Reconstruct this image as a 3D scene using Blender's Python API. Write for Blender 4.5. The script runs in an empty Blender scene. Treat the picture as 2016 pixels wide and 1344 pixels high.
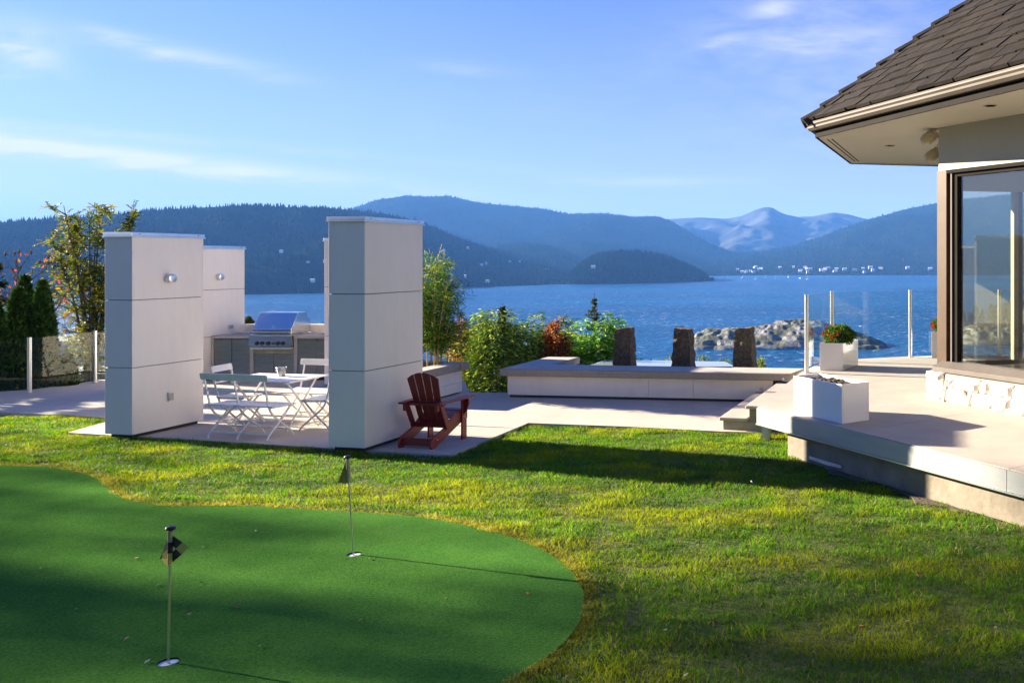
import bpy, bmesh, math, random
import numpy as np
from mathutils import Vector, Matrix

# ------------------------------------------------------------------ camera, sky, sun, exposure
F, CX, YH, H = 1665.0, 1560.0, 512.0, 2.42      # lens in photo pixels, principal column, horizon row, eye height
SC = bpy.context.scene
COL = SC.collection
cam_d = bpy.data.cameras.new('camera')
cam = bpy.data.objects.new('camera', cam_d)
COL.objects.link(cam)
cam.location = (0, 0, H)
cam.rotation_euler = (math.radians(90), 0, 0)
cam_d.sensor_width = 36.0
cam_d.lens = F / 2016 * 36
cam_d.shift_x = (1008 - CX) / 2016
cam_d.shift_y = -(672 - YH) / 2016
cam_d.clip_start = 0.05
cam_d.clip_end = 120000
SC.camera = cam

SUN_EL = math.radians(18.3)
SUN_AZ = math.atan2(-0.954, 0.277)              # compass bearing from +Y towards +X
sun_to = Vector((math.sin(SUN_AZ) * math.cos(SUN_EL), math.cos(SUN_AZ) * math.cos(SUN_EL), math.sin(SUN_EL)))
sun_d = bpy.data.lights.new('sun', 'SUN')
sun_d.energy = 5.0
sun_d.angle = math.radians(0.55)
sun_d.color = (1.0, 0.86, 0.66)
sun = bpy.data.objects.new('sun', sun_d)
sun.rotation_euler = sun_to.to_track_quat('Z', 'Y').to_euler()
sun.location = (-30, 12, 14)
COL.objects.link(sun)

world = bpy.data.worlds.new('World')
SC.world = world
world.use_nodes = True
WN = world.node_tree
WN.nodes.clear()
def wnode(t, **kw):
    n = WN.nodes.new(t)
    for k, v in kw.items():
        setattr(n, k, v)
    return n
def wmath(op, a, b=None, c=None, clamp=False):
    n = wnode('ShaderNodeMath', operation=op, use_clamp=clamp)
    for i, q in enumerate((a, b, c)):
        if q is None: continue
        if isinstance(q, (int, float)): n.inputs[i].default_value = q
        else: WN.links.new(q, n.inputs[i])
    return n.outputs[0]
sky = wnode('ShaderNodeTexSky', sky_type='NISHITA', sun_disc=False)
sky.sun_elevation = SUN_EL
sky.sun_rotation = SUN_AZ
sky.altitude = 0
sky.air_density = 1.0
sky.dust_density = 0.35
sky.ozone_density = 3.0
wtc = wnode('ShaderNodeTexCoord')
wsep = wnode('ShaderNodeSeparateXYZ')
WN.links.new(wtc.outputs['Generated'], wsep.inputs[0])
dx, dy, dz = wsep.outputs
dys = wmath('MAXIMUM', dy, 0.02)
gu, gv = wmath('DIVIDE', dx, dys), wmath('DIVIDE', dz, dys)     # where the view ray meets a far vertical sheet of air
front = wmath('MULTIPLY', wmath('SUBTRACT', dy, 0.05), 6.0, clamp=True)
wcomb = wnode('ShaderNodeCombineXYZ')
WN.links.new(gu, wcomb.inputs[0]); WN.links.new(gv, wcomb.inputs[1])
def wnoise(scale_u, scale_v, ang, detail, seed):
    m = wnode('ShaderNodeMapping')
    m.inputs['Rotation'].default_value = (0, 0, ang)
    m.inputs['Scale'].default_value = (scale_u, scale_v, 1)
    m.inputs['Location'].default_value = (seed, seed * .7, 0)
    WN.links.new(wcomb.outputs[0], m.inputs[0])
    n = wnode('ShaderNodeTexNoise')
    n.inputs['Scale'].default_value = 1.0
    n.inputs['Detail'].default_value = detail
    n.inputs['Roughness'].default_value = 0.6
    n.inputs['Distortion'].default_value = 0.4
    WN.links.new(m.outputs[0], n.inputs[0])
    return n.outputs[0]
nz1 = wnoise(9, 60, 0.12, 7, 1.3)
nz2 = wnoise(16, 50, -0.25, 7, 7.1)
cloud = None
# wisps: centre (photo direction), half length, half width, tilt, strength
WISPS = [(-.93, .138, .40, .0115, -.112, 2.2), (-.86, .155, .45, .006, -.09, .35), (-.91, .253, .050, .030, -.25, .75), (-.72, .243, .12, .012, -.20, .55),
         (-.79, .262, .05, .008, -.3, .4), (-.91, .158, .14, .006, -.10, .35), (-.40, .228, .06, .007, -.06, .3), (-.17, .093, .10, .006, .0, .45),
         (.0, .29, .16, .045, .18, .30), (.04, .262, .09, .014, .05, .5), (-.02, .302, .03, .012, .3, .6), (.13, .24, .22, .06, .3, .22),
         (-.08, .26, .03, .006, .2, .45), (-.2, .20, .5, .05, .05, .06), (.5, .22, .4, .05, .2, .4), (-1.5, .2, .5, .05, -.2, .5)]
for (cu, cv, L, Wd, tilt, st) in WISPS:
    ct, sn = math.cos(tilt), math.sin(tilt)
    du, dv = wmath('SUBTRACT', gu, cu), wmath('SUBTRACT', gv, cv)
    a = wmath('ADD', wmath('MULTIPLY', du, ct / L), wmath('MULTIPLY', dv, sn / L))
    b = wmath('ADD', wmath('MULTIPLY', du, -sn / Wd), wmath('MULTIPLY', dv, ct / Wd))
    wob = nz1 if Wd < .02 else nz2
    b = wmath('ADD', b, wmath('MULTIPLY', wmath('SUBTRACT', wob, .5), 1.6))
    r2 = wmath('ADD', wmath('MULTIPLY', a, a), wmath('MULTIPLY', b, b))
    g = wmath('POWER', 2.718, wmath('MULTIPLY', r2, -1.0))
    tex = wmath('MULTIPLY', wmath('SUBTRACT', wob, .27), 2.3, clamp=True)
    g = wmath('MULTIPLY', wmath('MULTIPLY', g, tex), st)
    cloud = g if cloud is None else wmath('ADD', cloud, g)
cloud = wmath('MULTIPLY', wmath('MULTIPLY', cloud, front), 1.0, clamp=True)
skytint = wnode('ShaderNodeMix', data_type='RGBA', blend_type='MULTIPLY')
skytint.inputs[0].default_value = 1.0
WN.links.new(sky.outputs[0], skytint.inputs[6])
skytint.inputs[7].default_value = (0.215, 0.335, 0.74, 1)
# milky air low over the horizon, the same all round
low = wmath('POWER', 2.718, wmath('MULTIPLY', wmath('MAXIMUM', dz, 0.0), -6.5))
lowmix = wnode('ShaderNodeMix', data_type='RGBA')
WN.links.new(wmath('MULTIPLY', low, .82), lowmix.inputs[0])
WN.links.new(skytint.outputs[2], lowmix.inputs[6])
lowmix.inputs[7].default_value = (3.1, 3.05, 3.05, 1)
wmix = wnode('ShaderNodeMix', data_type='RGBA')
WN.links.new(cloud, wmix.inputs[0])
WN.links.new(lowmix.outputs[2], wmix.inputs[6])
wmix.inputs[7].default_value = (3.3, 3.3, 3.4, 1)
wbg = wnode('ShaderNodeBackground')
wbg.inputs['Strength'].default_value = 0.055
WN.links.new(wmix.outputs[2], wbg.inputs[0])
wout = wnode('ShaderNodeOutputWorld')
WN.links.new(wbg.outputs[0], wout.inputs[0])

SC.view_settings.view_transform = 'Standard'
SC.view_settings.look = 'None'
SC.view_settings.gamma = 1.0
SC.view_settings.use_curve_mapping = False
SC.view_settings.exposure = 2.5
SC.render.engine = 'CYCLES'
SC.cycles.use_denoising = True
SC.cycles.max_bounces = 8
SC.cycles.diffuse_bounces = 4
SC.cycles.transparent_max_bounces = 24
SC.cycles.volume_bounces = 0
SC.cycles.caustics_reflective = False
SC.cycles.caustics_refractive = False
SC.cycles.sample_clamp_indirect = 8

# ------------------------------------------------------------------ helpers
random.seed(11)
RNG = np.random.default_rng(11)
def P(x, y, z=0.0):
    Y = F * (H - z) / (y - YH)
    return Vector(((x - CX) * Y / F, Y, z))
def PZ(x, y, Y):
    return Vector(((x - CX) * Y / F, Y, H - (y - YH) * Y / F))
U = Vector((0.180, 0.9836, 0)); V = Vector((0.9836, -0.180, 0)); Z = Vector((0, 0, 1))
ROT_UV = math.atan2(V.y, V.x)

class MB:
    def __init__(s): s.v, s.f = [], []
    def add(s, vs, fs):
        o = len(s.v); s.v += [tuple(p) for p in vs]; s.f += [tuple(i + o for i in f) for f in fs]; return s
    def obox(s, o, a, b, c):
        o, a, b, c = Vector(o), Vector(a), Vector(b), Vector(c)
        vs = [o, o + a, o + a + b, o + b, o + c, o + a + c, o + a + b + c, o + b + c]
        fs = [(0, 3, 2, 1), (4, 5, 6, 7), (0, 1, 5, 4), (1, 2, 6, 5), (2, 3, 7, 6), (3, 0, 4, 7)]
        if a.cross(b).dot(c) < 0: fs = [f[::-1] for f in fs]
        return s.add(vs, fs)
    def box(s, x0, x1, y0, y1, z0, z1):
        return s.obox((x0, y0, z0), (x1 - x0, 0, 0), (0, y1 - y0, 0), (0, 0, z1 - z0))
    def poly(s, pts, ext):
        pts = [Vector(p) for p in pts]; ext = Vector(ext); n = len(pts)
        nrm = Vector((0, 0, 0))
        for i in range(n): nrm += (pts[i] - pts[0]).cross(pts[(i + 1) % n] - pts[0])
        if nrm.dot(ext) < 0: pts = pts[::-1]
        vs = pts + [p + ext for p in pts]
        fs = [tuple(range(n))[::-1], tuple(range(n, 2 * n))] + [(i, (i + 1) % n, n + (i + 1) % n, n + i) for i in range(n)]
        return s.add(vs, fs)
    def prism(s, pts, z0, z1):
        return s.poly([(p[0], p[1], z0) for p in pts], (0, 0, z1 - z0))
    def tube(s, pts, r, n=8):
        pts = [Vector(p) for p in pts]
        rs = r if isinstance(r, (list, tuple)) else [r] * len(pts)
        vs, fs = [], []
        ref = Vector((0, 0, 1))
        for i, p in enumerate(pts):
            t = (pts[min(i + 1, len(pts) - 1)] - pts[max(i - 1, 0)]).normalized()
            if abs(t.dot(ref)) > .95: ref = Vector((1, 0, 0)) if abs(t.x) < .9 else Vector((0, 1, 0))
            a = t.cross(ref).normalized(); b = t.cross(a).normalized()
            for k in range(n):
                an = 2 * math.pi * k / n
                vs.append(p + a * math.cos(an) * rs[i] + b * math.sin(an) * rs[i])
        for i in range(len(pts) - 1):
            for k in range(n):
                fs.append((i * n + k, i * n + (k + 1) % n, (i + 1) * n + (k + 1) % n, (i + 1) * n + k))
        fs.append(tuple(range(n))[::-1]); m = (len(pts) - 1) * n; fs.append(tuple(range(m, m + n)))
        return s.add(vs, fs)
    def bar(s, pts, side, w, t):
        """flat bar along a path; side = unit vector of the width w, thickness t across it"""
        pts = [Vector(p) for p in pts]; side = Vector(side).normalized(); vs, fs = [], []
        for i, p in enumerate(pts):
            d = (pts[min(i + 1, len(pts) - 1)] - pts[max(i - 1, 0)]).normalized()
            nn = d.cross(side).normalized()
            for (a, b) in ((-1, -1), (1, -1), (1, 1), (-1, 1)):
                vs.append(p + side * a * w / 2 + nn * b * t / 2)
        for i in range(len(pts) - 1):
            for k in range(4): fs.append((i * 4 + k, i * 4 + (k + 1) % 4, (i + 1) * 4 + (k + 1) % 4, (i + 1) * 4 + k))
        m = (len(pts) - 1) * 4
        fs += [(3, 2, 1, 0), (m, m + 1, m + 2, m + 3)]
        return s.add(vs, fs)
    def lathe(s, prof, n=20, o=(0, 0, 0), ax=(0, 0, 1)):
        ax = Vector(ax).normalized(); o = Vector(o)
        a = ax.orthogonal().normalized(); b = ax.cross(a); vs, fs = [], []
        for (r, h) in prof:
            for k in range(n):
                an = 2 * math.pi * k / n
                vs.append(o + ax * h + a * math.cos(an) * r + b * math.sin(an) * r)
        for i in range(len(prof) - 1):
            for k in range(n): fs.append((i * n + k, i * n + (k + 1) % n, (i + 1) * n + (k + 1) % n, (i + 1) * n + k))
        if prof[0][0] > 1e-5: fs.append(tuple(range(n))[::-1])
        if prof[-1][0] > 1e-5: m = (len(prof) - 1) * n; fs.append(tuple(range(m, m + n)))
        return s.add(vs, fs)
    def mesh(s, name):
        me = bpy.data.meshes.new(name)
        me.from_pydata([tuple(p) for p in s.v], [], s.f); me.validate(); me.update()
        bm = bmesh.new(); bm.from_mesh(me); bmesh.ops.recalc_face_normals(bm, faces=bm.faces); bm.to_mesh(me); bm.free()
        return me
    def build(s, name, mat, parent=None, world=False, smooth=False, bevel=0, label=None):
        o = bpy.data.objects.new(name, s.mesh(name)); COL.objects.link(o)
        o.data.materials.append(mat)
        if smooth:
            for p in o.data.polygons: p.use_smooth = True
            try: o.data.set_sharp_from_angle(angle=math.radians(40))
            except Exception: pass
        if parent is not None: adopt(o, parent, world)
        if bevel:
            m = o.modifiers.new('bevel', 'BEVEL'); m.width = bevel; m.segments = 2; m.limit_method = 'ANGLE'
        if label: o['label'] = label
        return o
def adopt(o, parent, world=False):
    o.parent = parent
    if world:
        o.matrix_parent_inverse = wm(parent).inverted()
def wm(o):
    m = Matrix.LocRotScale(o.location, o.rotation_euler, o.scale)
    if o.parent is None: return m
    return wm(o.parent) @ o.matrix_parent_inverse @ m
def thing(name, label, cat, loc=(0, 0, 0), rz=0, group=None):
    o = bpy.data.objects.new(name, None); COL.objects.link(o)
    o.location = loc; o.rotation_euler = (0, 0, rz); o.empty_display_size = .2
    return tag(o, label, cat, group)
def tag(o, label, cat, group=None, kind=None):
    if label: o['label'] = label
    if cat: o['category'] = cat
    if group: o['group'] = group
    if kind: o['kind'] = kind
    return o
def struct(o, kind='structure'):
    o['kind'] = kind; return o
def dup(root, loc, rz, label=None):
    def rec(o, par):
        c = o.copy(); COL.objects.link(c)
        if par is not None: c.parent = par
        for ch in o.children: rec(ch, c)
        return c
    r = rec(root, None); r.location = loc; r.rotation_euler = (0, 0, rz)
    if label: r['label'] = label
    return r
def mesh_np(name, v, faces, mat, col=None, parent=None, world=False, smooth=False):
    """v (n,3), faces (m,k); col (n,3) per-vertex own colour"""
    me = bpy.data.meshes.new(name); v = np.asarray(v, np.float32); faces = np.asarray(faces, np.int32)
    m, k = faces.shape
    me.vertices.add(len(v)); me.vertices.foreach_set('co', v.ravel())
    me.loops.add(m * k); me.loops.foreach_set('vertex_index', faces.ravel())
    me.polygons.add(m)
    me.polygons.foreach_set('loop_start', np.arange(0, m * k, k, dtype=np.int32))
    me.polygons.foreach_set('loop_total', np.full(m, k, np.int32))
    if smooth: me.polygons.foreach_set('use_smooth', np.ones(m, bool))
    if col is not None:
        a = me.attributes.new('tone', 'FLOAT_COLOR', 'POINT')
        c4 = np.ones((len(v), 4), np.float32); c4[:, :3] = col
        a.data.foreach_set('color', c4.ravel())
    me.update(calc_edges=True); me.validate()
    o = bpy.data.objects.new(name, me); COL.objects.link(o); me.materials.append(mat)
    if parent is not None: adopt(o, parent, world)
    return o
def _h(ix, iy, s):
    n = (ix * 374761393 + iy * 668265263 + s * 974711) & 0xffffffff
    n = ((n ^ (n >> 13)) * 1274126177) & 0xffffffff
    return ((n ^ (n >> 16)) & 0xffff) / 65535.0
def vnoise(x, y, s=0):
    x = np.asarray(x, float); y = np.asarray(y, float)
    ix, iy = np.floor(x).astype(np.int64), np.floor(y).astype(np.int64); fx, fy = x - ix, y - iy
    fx = fx * fx * (3 - 2 * fx); fy = fy * fy * (3 - 2 * fy)
    a, b, c, d = _h(ix, iy, s), _h(ix + 1, iy, s), _h(ix, iy + 1, s), _h(ix + 1, iy + 1, s)
    return (a * (1 - fx) + b * fx) * (1 - fy) + (c * (1 - fx) + d * fx) * fy
def fbm(x, y, o=4, s=0):
    r, a, t = 0, .5, 0
    for k in range(o): r = r + a * vnoise(np.asarray(x) * 2 ** k, np.asarray(y) * 2 ** k, s + k); t += a; a *= .5
    return r / t
def inside(px, py, poly):
    px, py = np.asarray(px), np.asarray(py); r = np.zeros(px.shape, bool); n = len(poly)
    for i in range(n):
        (x1, y1), (x2, y2) = poly[i][:2], poly[(i + 1) % n][:2]
        if y1 == y2: continue
        c = ((y1 > py) != (y2 > py)) & (px < (x2 - x1) * (py - y1) / (y2 - y1) + x1); r ^= c
    return r
def dist_poly(px, py, poly, closed=True):
    d = np.full(np.shape(px), 1e9); n = len(poly)
    for i in range(n if closed else n - 1):
        (x1, y1), (x2, y2) = poly[i][:2], poly[(i + 1) % n][:2]
        L = (x2 - x1) ** 2 + (y2 - y1) ** 2 + 1e-12
        t = np.clip(((px - x1) * (x2 - x1) + (py - y1) * (y2 - y1)) / L, 0, 1)
        d = np.minimum(d, np.hypot(px - x1 - t * (x2 - x1), py - y1 - t * (y2 - y1)))
    return d

# ------------------------------------------------------------------ materials
MATS = {}
def new_mat(name):
    m = bpy.data.materials.new(name); m.use_nodes = True; MATS[name] = m
    return m, m.node_tree, m.node_tree.nodes['Principled BSDF']
def c4(c): return (c[0], c[1], c[2], 1)
def surf(name, c1, c2=None, rough=.6, metal=0, scale=4, detail=5, bump=0, bscale=None, spec=.5, aniso=None, c3=None, c3scale=1.2, c3amt=.5, stretch=None, coat=0):
    """plain surface: colour varies between c1 and c2 by noise, stains towards c3, fine bump"""
    m, t, b = new_mat(name); N, L = t.nodes, t.links
    b.inputs['Roughness'].default_value = rough; b.inputs['Metallic'].default_value = metal
    b.inputs['Specular IOR Level'].default_value = spec
    if coat: b.inputs['Coat Weight'].default_value = coat; b.inputs['Coat Roughness'].default_value = .08
    tc = N.new('ShaderNodeTexCoord'); src = tc.outputs['Object']
    if stretch:
        mp = N.new('ShaderNodeMapping'); mp.inputs['Scale'].default_value = stretch
        L.new(src, mp.inputs[0]); src = mp.outputs[0]
    col = None
    if c2 is not None:
        n = N.new('ShaderNodeTexNoise'); n.inputs['Scale'].default_value = scale; n.inputs['Detail'].default_value = detail
        n.inputs['Roughness'].default_value = .62
        L.new(src, n.inputs[0])
        r = N.new('ShaderNodeValToRGB'); r.color_ramp.elements[0].color = c4(c1); r.color_ramp.elements[1].color = c4(c2)
        r.color_ramp.elements[0].position = .33; r.color_ramp.elements[1].position = .68
        L.new(n.outputs[0], r.inputs[0]); col = r.outputs[0]
        if c3 is not None:
            n3 = N.new('ShaderNodeTexNoise'); n3.inputs['Scale'].default_value = c3scale; n3.inputs['Detail'].default_value = 8
            n3.inputs['Roughness'].default_value = .7; L.new(src, n3.inputs[0])
            r3 = N.new('ShaderNodeValToRGB'); r3.color_ramp.elements[0].position = .52; r3.color_ramp.elements[1].position = .72
            r3.color_ramp.elements[1].color = (c3amt,) * 3 + (1,); L.new(n3.outputs[0], r3.inputs[0])
            mx = N.new('ShaderNodeMix'); mx.data_type = 'RGBA'; L.new(r3.outputs[0], mx.inputs[0]); L.new(col, mx.inputs[6]); mx.inputs[7].default_value = c4(c3)
            col = mx.outputs[2]
        L.new(col, b.inputs['Base Color'])
    else: b.inputs['Base Color'].default_value = c4(c1)
    if bump:
        n2 = N.new('ShaderNodeTexNoise'); n2.inputs['Scale'].default_value = bscale or scale * 6; n2.inputs['Detail'].default_value = 6
        L.new(src, n2.inputs[0]); bp = N.new('ShaderNodeBump'); bp.inputs['Strength'].default_value = 1; bp.inputs['Distance'].default_value = bump
        L.new(n2.outputs[0], bp.inputs['Height']); L.new(bp.outputs[0], b.inputs['Normal'])
    return m
def leafy(name, tint=(1, 1, 1), trans=.35, rough=.55, spec=.12):
    """leaf or blade: own colour from the 'tone' attribute, some light passes through"""
    m, t, b = new_mat(name); N, L = t.nodes, t.links
    at = N.new('ShaderNodeAttribute'); at.attribute_name = 'tone'
    mx = N.new('ShaderNodeMix'); mx.data_type = 'RGBA'; mx.blend_type = 'MULTIPLY'; mx.inputs[0].default_value = 1
    L.new(at.outputs['Color'], mx.inputs[6]); mx.inputs[7].default_value = c4(tint)
    L.new(mx.outputs[2], b.inputs['Base Color']); b.inputs['Roughness'].default_value = rough; b.inputs['Specular IOR Level'].default_value = spec
    tr = N.new('ShaderNodeBsdfTranslucent'); g = N.new('ShaderNodeMix'); g.data_type = 'RGBA'; g.blend_type = 'MULTIPLY'; g.inputs[0].default_value = 1
    L.new(mx.outputs[2], g.inputs[6]); g.inputs[7].default_value = (1.25, 1.2, .55, 1); L.new(g.outputs[2], tr.inputs[0])
    ms = N.new('ShaderNodeMixShader'); ms.inputs[0].default_value = trans
    L.new(b.outputs[0], ms.inputs[1]); L.new(tr.outputs[0], ms.inputs[2]); L.new(ms.outputs[0], N['Material Output'].inputs[0])
    return m
def glass(name, tint, rough=0.0, ior=1.5, boost=1.0, dust=0.0):
    m, t, b = new_mat(name); N, L = t.nodes, t.links
    tr = N.new('ShaderNodeBsdfTransparent'); tr.inputs[0].default_value = c4(tint)
    gl = N.new('ShaderNodeBsdfGlossy'); gl.inputs['Roughness'].default_value = rough; gl.inputs[0].default_value = (1, 1, 1, 1)
    fr = N.new('ShaderNodeLayerWeight'); fr.inputs[0].default_value = .5
    pw = N.new('ShaderNodeMath'); pw.operation = 'POWER'; L.new(fr.outputs['Facing'], pw.inputs[0]); pw.inputs[1].default_value = 5
    mu = N.new('ShaderNodeMath'); mu.operation = 'MULTIPLY_ADD'; L.new(pw.outputs[0], mu.inputs[0]); mu.inputs[1].default_value = .9; mu.inputs[2].default_value = .045 * boost; mu.use_clamp = True
    ms = N.new('ShaderNodeMixShader'); L.new(mu.outputs[0], ms.inputs[0]); L.new(tr.outputs[0], ms.inputs[1]); L.new(gl.outputs[0], ms.inputs[2])
    out = ms.outputs[0]
    if dust:
        df = N.new('ShaderNodeBsdfDiffuse'); df.inputs[0].default_value = (.75, .75, .7, 1)
        m2 = N.new('ShaderNodeMixShader'); m2.inputs[0].default_value = dust
        L.new(out, m2.inputs[1]); L.new(df.outputs[0], m2.inputs[2]); out = m2.outputs[0]
    L.new(out, N['Material Output'].inputs[0])
    return m
# ------------------------------------------------------------------ material list
M_CREAM = surf('cream fibre cement', (.80, .735, .655), (.845, .78, .70), rough=.6, scale=2.5, bump=.0012, bscale=70, c3=(.66, .595, .50), c3scale=1.3, c3amt=.42, stretch=(1, 1, .3))
M_JOINT = surf('panel joint', (.20, .185, .165), rough=.9)
M_CORE = surf('dark joint', (.05, .05, .05), rough=.9)
M_ALU = surf('aluminium flashing', (.72, .74, .76), (.62, .64, .67), rough=.32, metal=.9, scale=6)
M_BRONZE = surf('bronze flashing', (.16, .15, .145), (.20, .19, .18), rough=.4, metal=.7, scale=5)
M_PATIO = surf('patio concrete', (.43, .37, .305), (.50, .435, .36), rough=.8, scale=1.4, detail=9, bump=.0012, bscale=220, c3=(.36, .305, .25), c3scale=.5, c3amt=.6)
M_DECK = surf('deck concrete', (.36, .315, .265), (.43, .38, .32), rough=.8, scale=2.2, detail=10, bump=.0012, bscale=260, c3=(.30, .28, .26), c3scale=.8, c3amt=.5)
M_CONC = surf('aggregate concrete', (.23, .20, .16), (.37, .335, .28), rough=.85, scale=70, detail=6, bump=.004, bscale=95, c3=(.18, .17, .15), c3scale=3, c3amt=.4)
M_SLAB = surf('smooth concrete top', (.38, .35, .305), (.44, .41, .365), rough=.7, scale=3, bump=.001, bscale=120, c3=(.28, .27, .25), c3scale=2, c3amt=.4)
M_FOUND = surf('weathered concrete', (.17, .145, .11), (.25, .215, .165), rough=.9, scale=3.5, bump=.006, bscale=18, c3=(.12, .11, .08), c3scale=2.2, c3amt=.75)
M_STEPC = surf('mossy step concrete', (.22, .21, .14), (.33, .31, .24), rough=.9, scale=6, bump=.004, bscale=30, c3=(.10, .11, .05), c3scale=4, c3amt=.7)
M_FASCIA = surf('brushed zinc fascia', (.30, .32, .325), (.35, .365, .37), rough=.48, metal=.4, scale=2, stretch=(1, 1, 5), c3=(.42, .43, .40), c3scale=1.5, c3amt=.4)
M_STEEL = surf('stainless steel', (.60, .62, .63), (.66, .68, .69), rough=.24, metal=1, scale=3, stretch=(1, 1, 14), bump=.0004, bscale=30)
M_STEELD = surf('stained steel doors', (.20, .22, .235), (.27, .285, .30), rough=.30, metal=1, scale=3, stretch=(1, 1, 8), c3=(.20, .17, .13), c3scale=2.5, c3amt=.4)
M_POST = surf('satin steel post', (.66, .67, .68), (.72, .73, .74), rough=.3, metal=1, scale=3)
M_WHITE = surf('white powder coat', (.74, .73, .70), (.80, .79, .76), rough=.42, scale=8, bump=.0003, bscale=60, c3=(.62, .60, .54), c3scale=6, c3amt=.35)
M_GLOSSW = surf('glossy white planter', (.80, .79, .77), (.83, .82, .80), rough=.12, scale=1.5, coat=.4, c3=(.74, .72, .67), c3scale=2, c3amt=.3)
M_RED = surf('oxblood resin wood', (.20, .016, .020), (.26, .024, .026), rough=.42, scale=10, bump=.0008, bscale=60, stretch=(1, 8, 1))
M_SCREW = surf('bright screw', (.7, .7, .68), rough=.25, metal=1)
M_BLACK = surf('black plastic', (.018, .018, .02), rough=.4)
M_SOIL = surf('potting soil', (.035, .022, .014), (.075, .05, .03), rough=1, scale=40, bump=.02, bscale=50)
M_SLOPE = surf('ivy covered slope', (.010, .020, .006), (.024, .040, .012), rough=1, scale=3, bump=.05, bscale=9, spec=0)
M_EARTH = surf('bare earth', (.06, .045, .03), (.10, .08, .05), rough=1, scale=8, bump=.02, bscale=30)
M_LAWN = surf('lawn soil and thatch', (.055, .075, .015), (.10, .12, .025), rough=1, scale=7, bump=.02, bscale=60, c3=(.13, .11, .05), c3scale=1.5, c3amt=.5)
M_BARK = surf('bark', (.09, .065, .05), (.16, .12, .09), rough=.95, scale=14, bump=.01, bscale=30, stretch=(1, 1, .3))
M_STONEW = surf('pale granite block', (.60, .555, .48), (.74, .70, .63), rough=.9, scale=9, detail=9, bump=.012, bscale=26, c3=(.46, .38, .26), c3scale=4, c3amt=.7)
M_MORTAR = surf('mortar', (.20, .18, .15), (.30, .27, .23), rough=1, scale=20, bump=.004)
M_SOFFIT = surf('soffit paint', (.66, .62, .53), (.68, .64, .55), rough=.6, scale=2)
M_SIDING = surf('header siding paint', (.36, .345, .28), (.40, .38, .31), rough=.6, scale=2, bump=.0006, bscale=80)
M_BROWN = surf('bronze post paint', (.050, .026, .013), (.066, .036, .019), rough=.5, metal=0, spec=.3, scale=3, c3=(.09, .055, .032), c3scale=3, c3amt=.5)
M_FRAME = surf('dark bronze frame', (.012, .0105, .0095), (.017, .0145, .013), rough=.7, metal=0, spec=.05, scale=3)
M_SILL = surf('anodised sill', (.12, .105, .093), (.145, .13, .117), rough=.6, metal=0, spec=.2, scale=4)
M_TILE = surf('brown roof tile', (.007, .0055, .0042), (.017, .0132, .0105), spec=.2, rough=.85, scale=5, detail=8, bump=.006, bscale=30, c3=(.02, .017, .015), c3scale=2.2, c3amt=.6, stretch=(1, 1, 1))
M_TILEB = surf('brown roof tile pale', (.012, .0092, .0072), (.022, .017, .0132), spec=.2, rough=.85, scale=5, detail=8, bump=.006, bscale=30, c3=(.028, .023, .02), c3scale=2.2, c3amt=.5)
M_GUTTER = surf('bronze gutter', (.075, .064, .053), (.092, .08, .067), rough=.55, metal=0, spec=.2, scale=2)
M_BEIGE = surf('beige plastic', (.46, .385, .25), (.50, .42, .28), rough=.4, scale=5)
M_CABLE = surf('black cable', (.02, .02, .02), rough=.6)
M_BASALT = surf('split basalt', (.035, .028, .022), (.15, .115, .07), rough=.85, scale=26, detail=8, bump=.03, bscale=34, c3=(.22, .15, .06), c3scale=12, c3amt=.8)
M_BUCKET = surf('galvanised bucket', (.25, .25, .25), (.45, .45, .45), rough=.35, metal=.9, scale=18)
M_INT = surf('interior plaster', (.55, .52, .44), (.58, .55, .47), rough=.7, scale=2)
M_FLOORI = surf('dark interior floor', (.10, .075, .055), (.14, .10, .075), rough=.35, scale=3)
M_HOUSEW = surf('white house wall', (.72, .71, .68), (.76, .75, .72), rough=.7, scale=3)
M_SHINGLE = surf('grey shingle roof', (.17, .17, .175), (.25, .25, .255), rough=.9, scale=14)
M_GLASS = glass('rail glass', (.925, .965, .955), boost=.35)
M_WGLASS = glass('window glass', (.90, .91, .85), boost=1.6, dust=.004)
M_LEAF = leafy('leaf', trans=.35)
M_GRASS = leafy('grass blade', trans=.4, rough=.5, spec=.06)
M_CONIF = leafy('conifer spray', trans=.15, rough=.6)
M_PETAL = leafy('petal', trans=.3)

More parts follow.
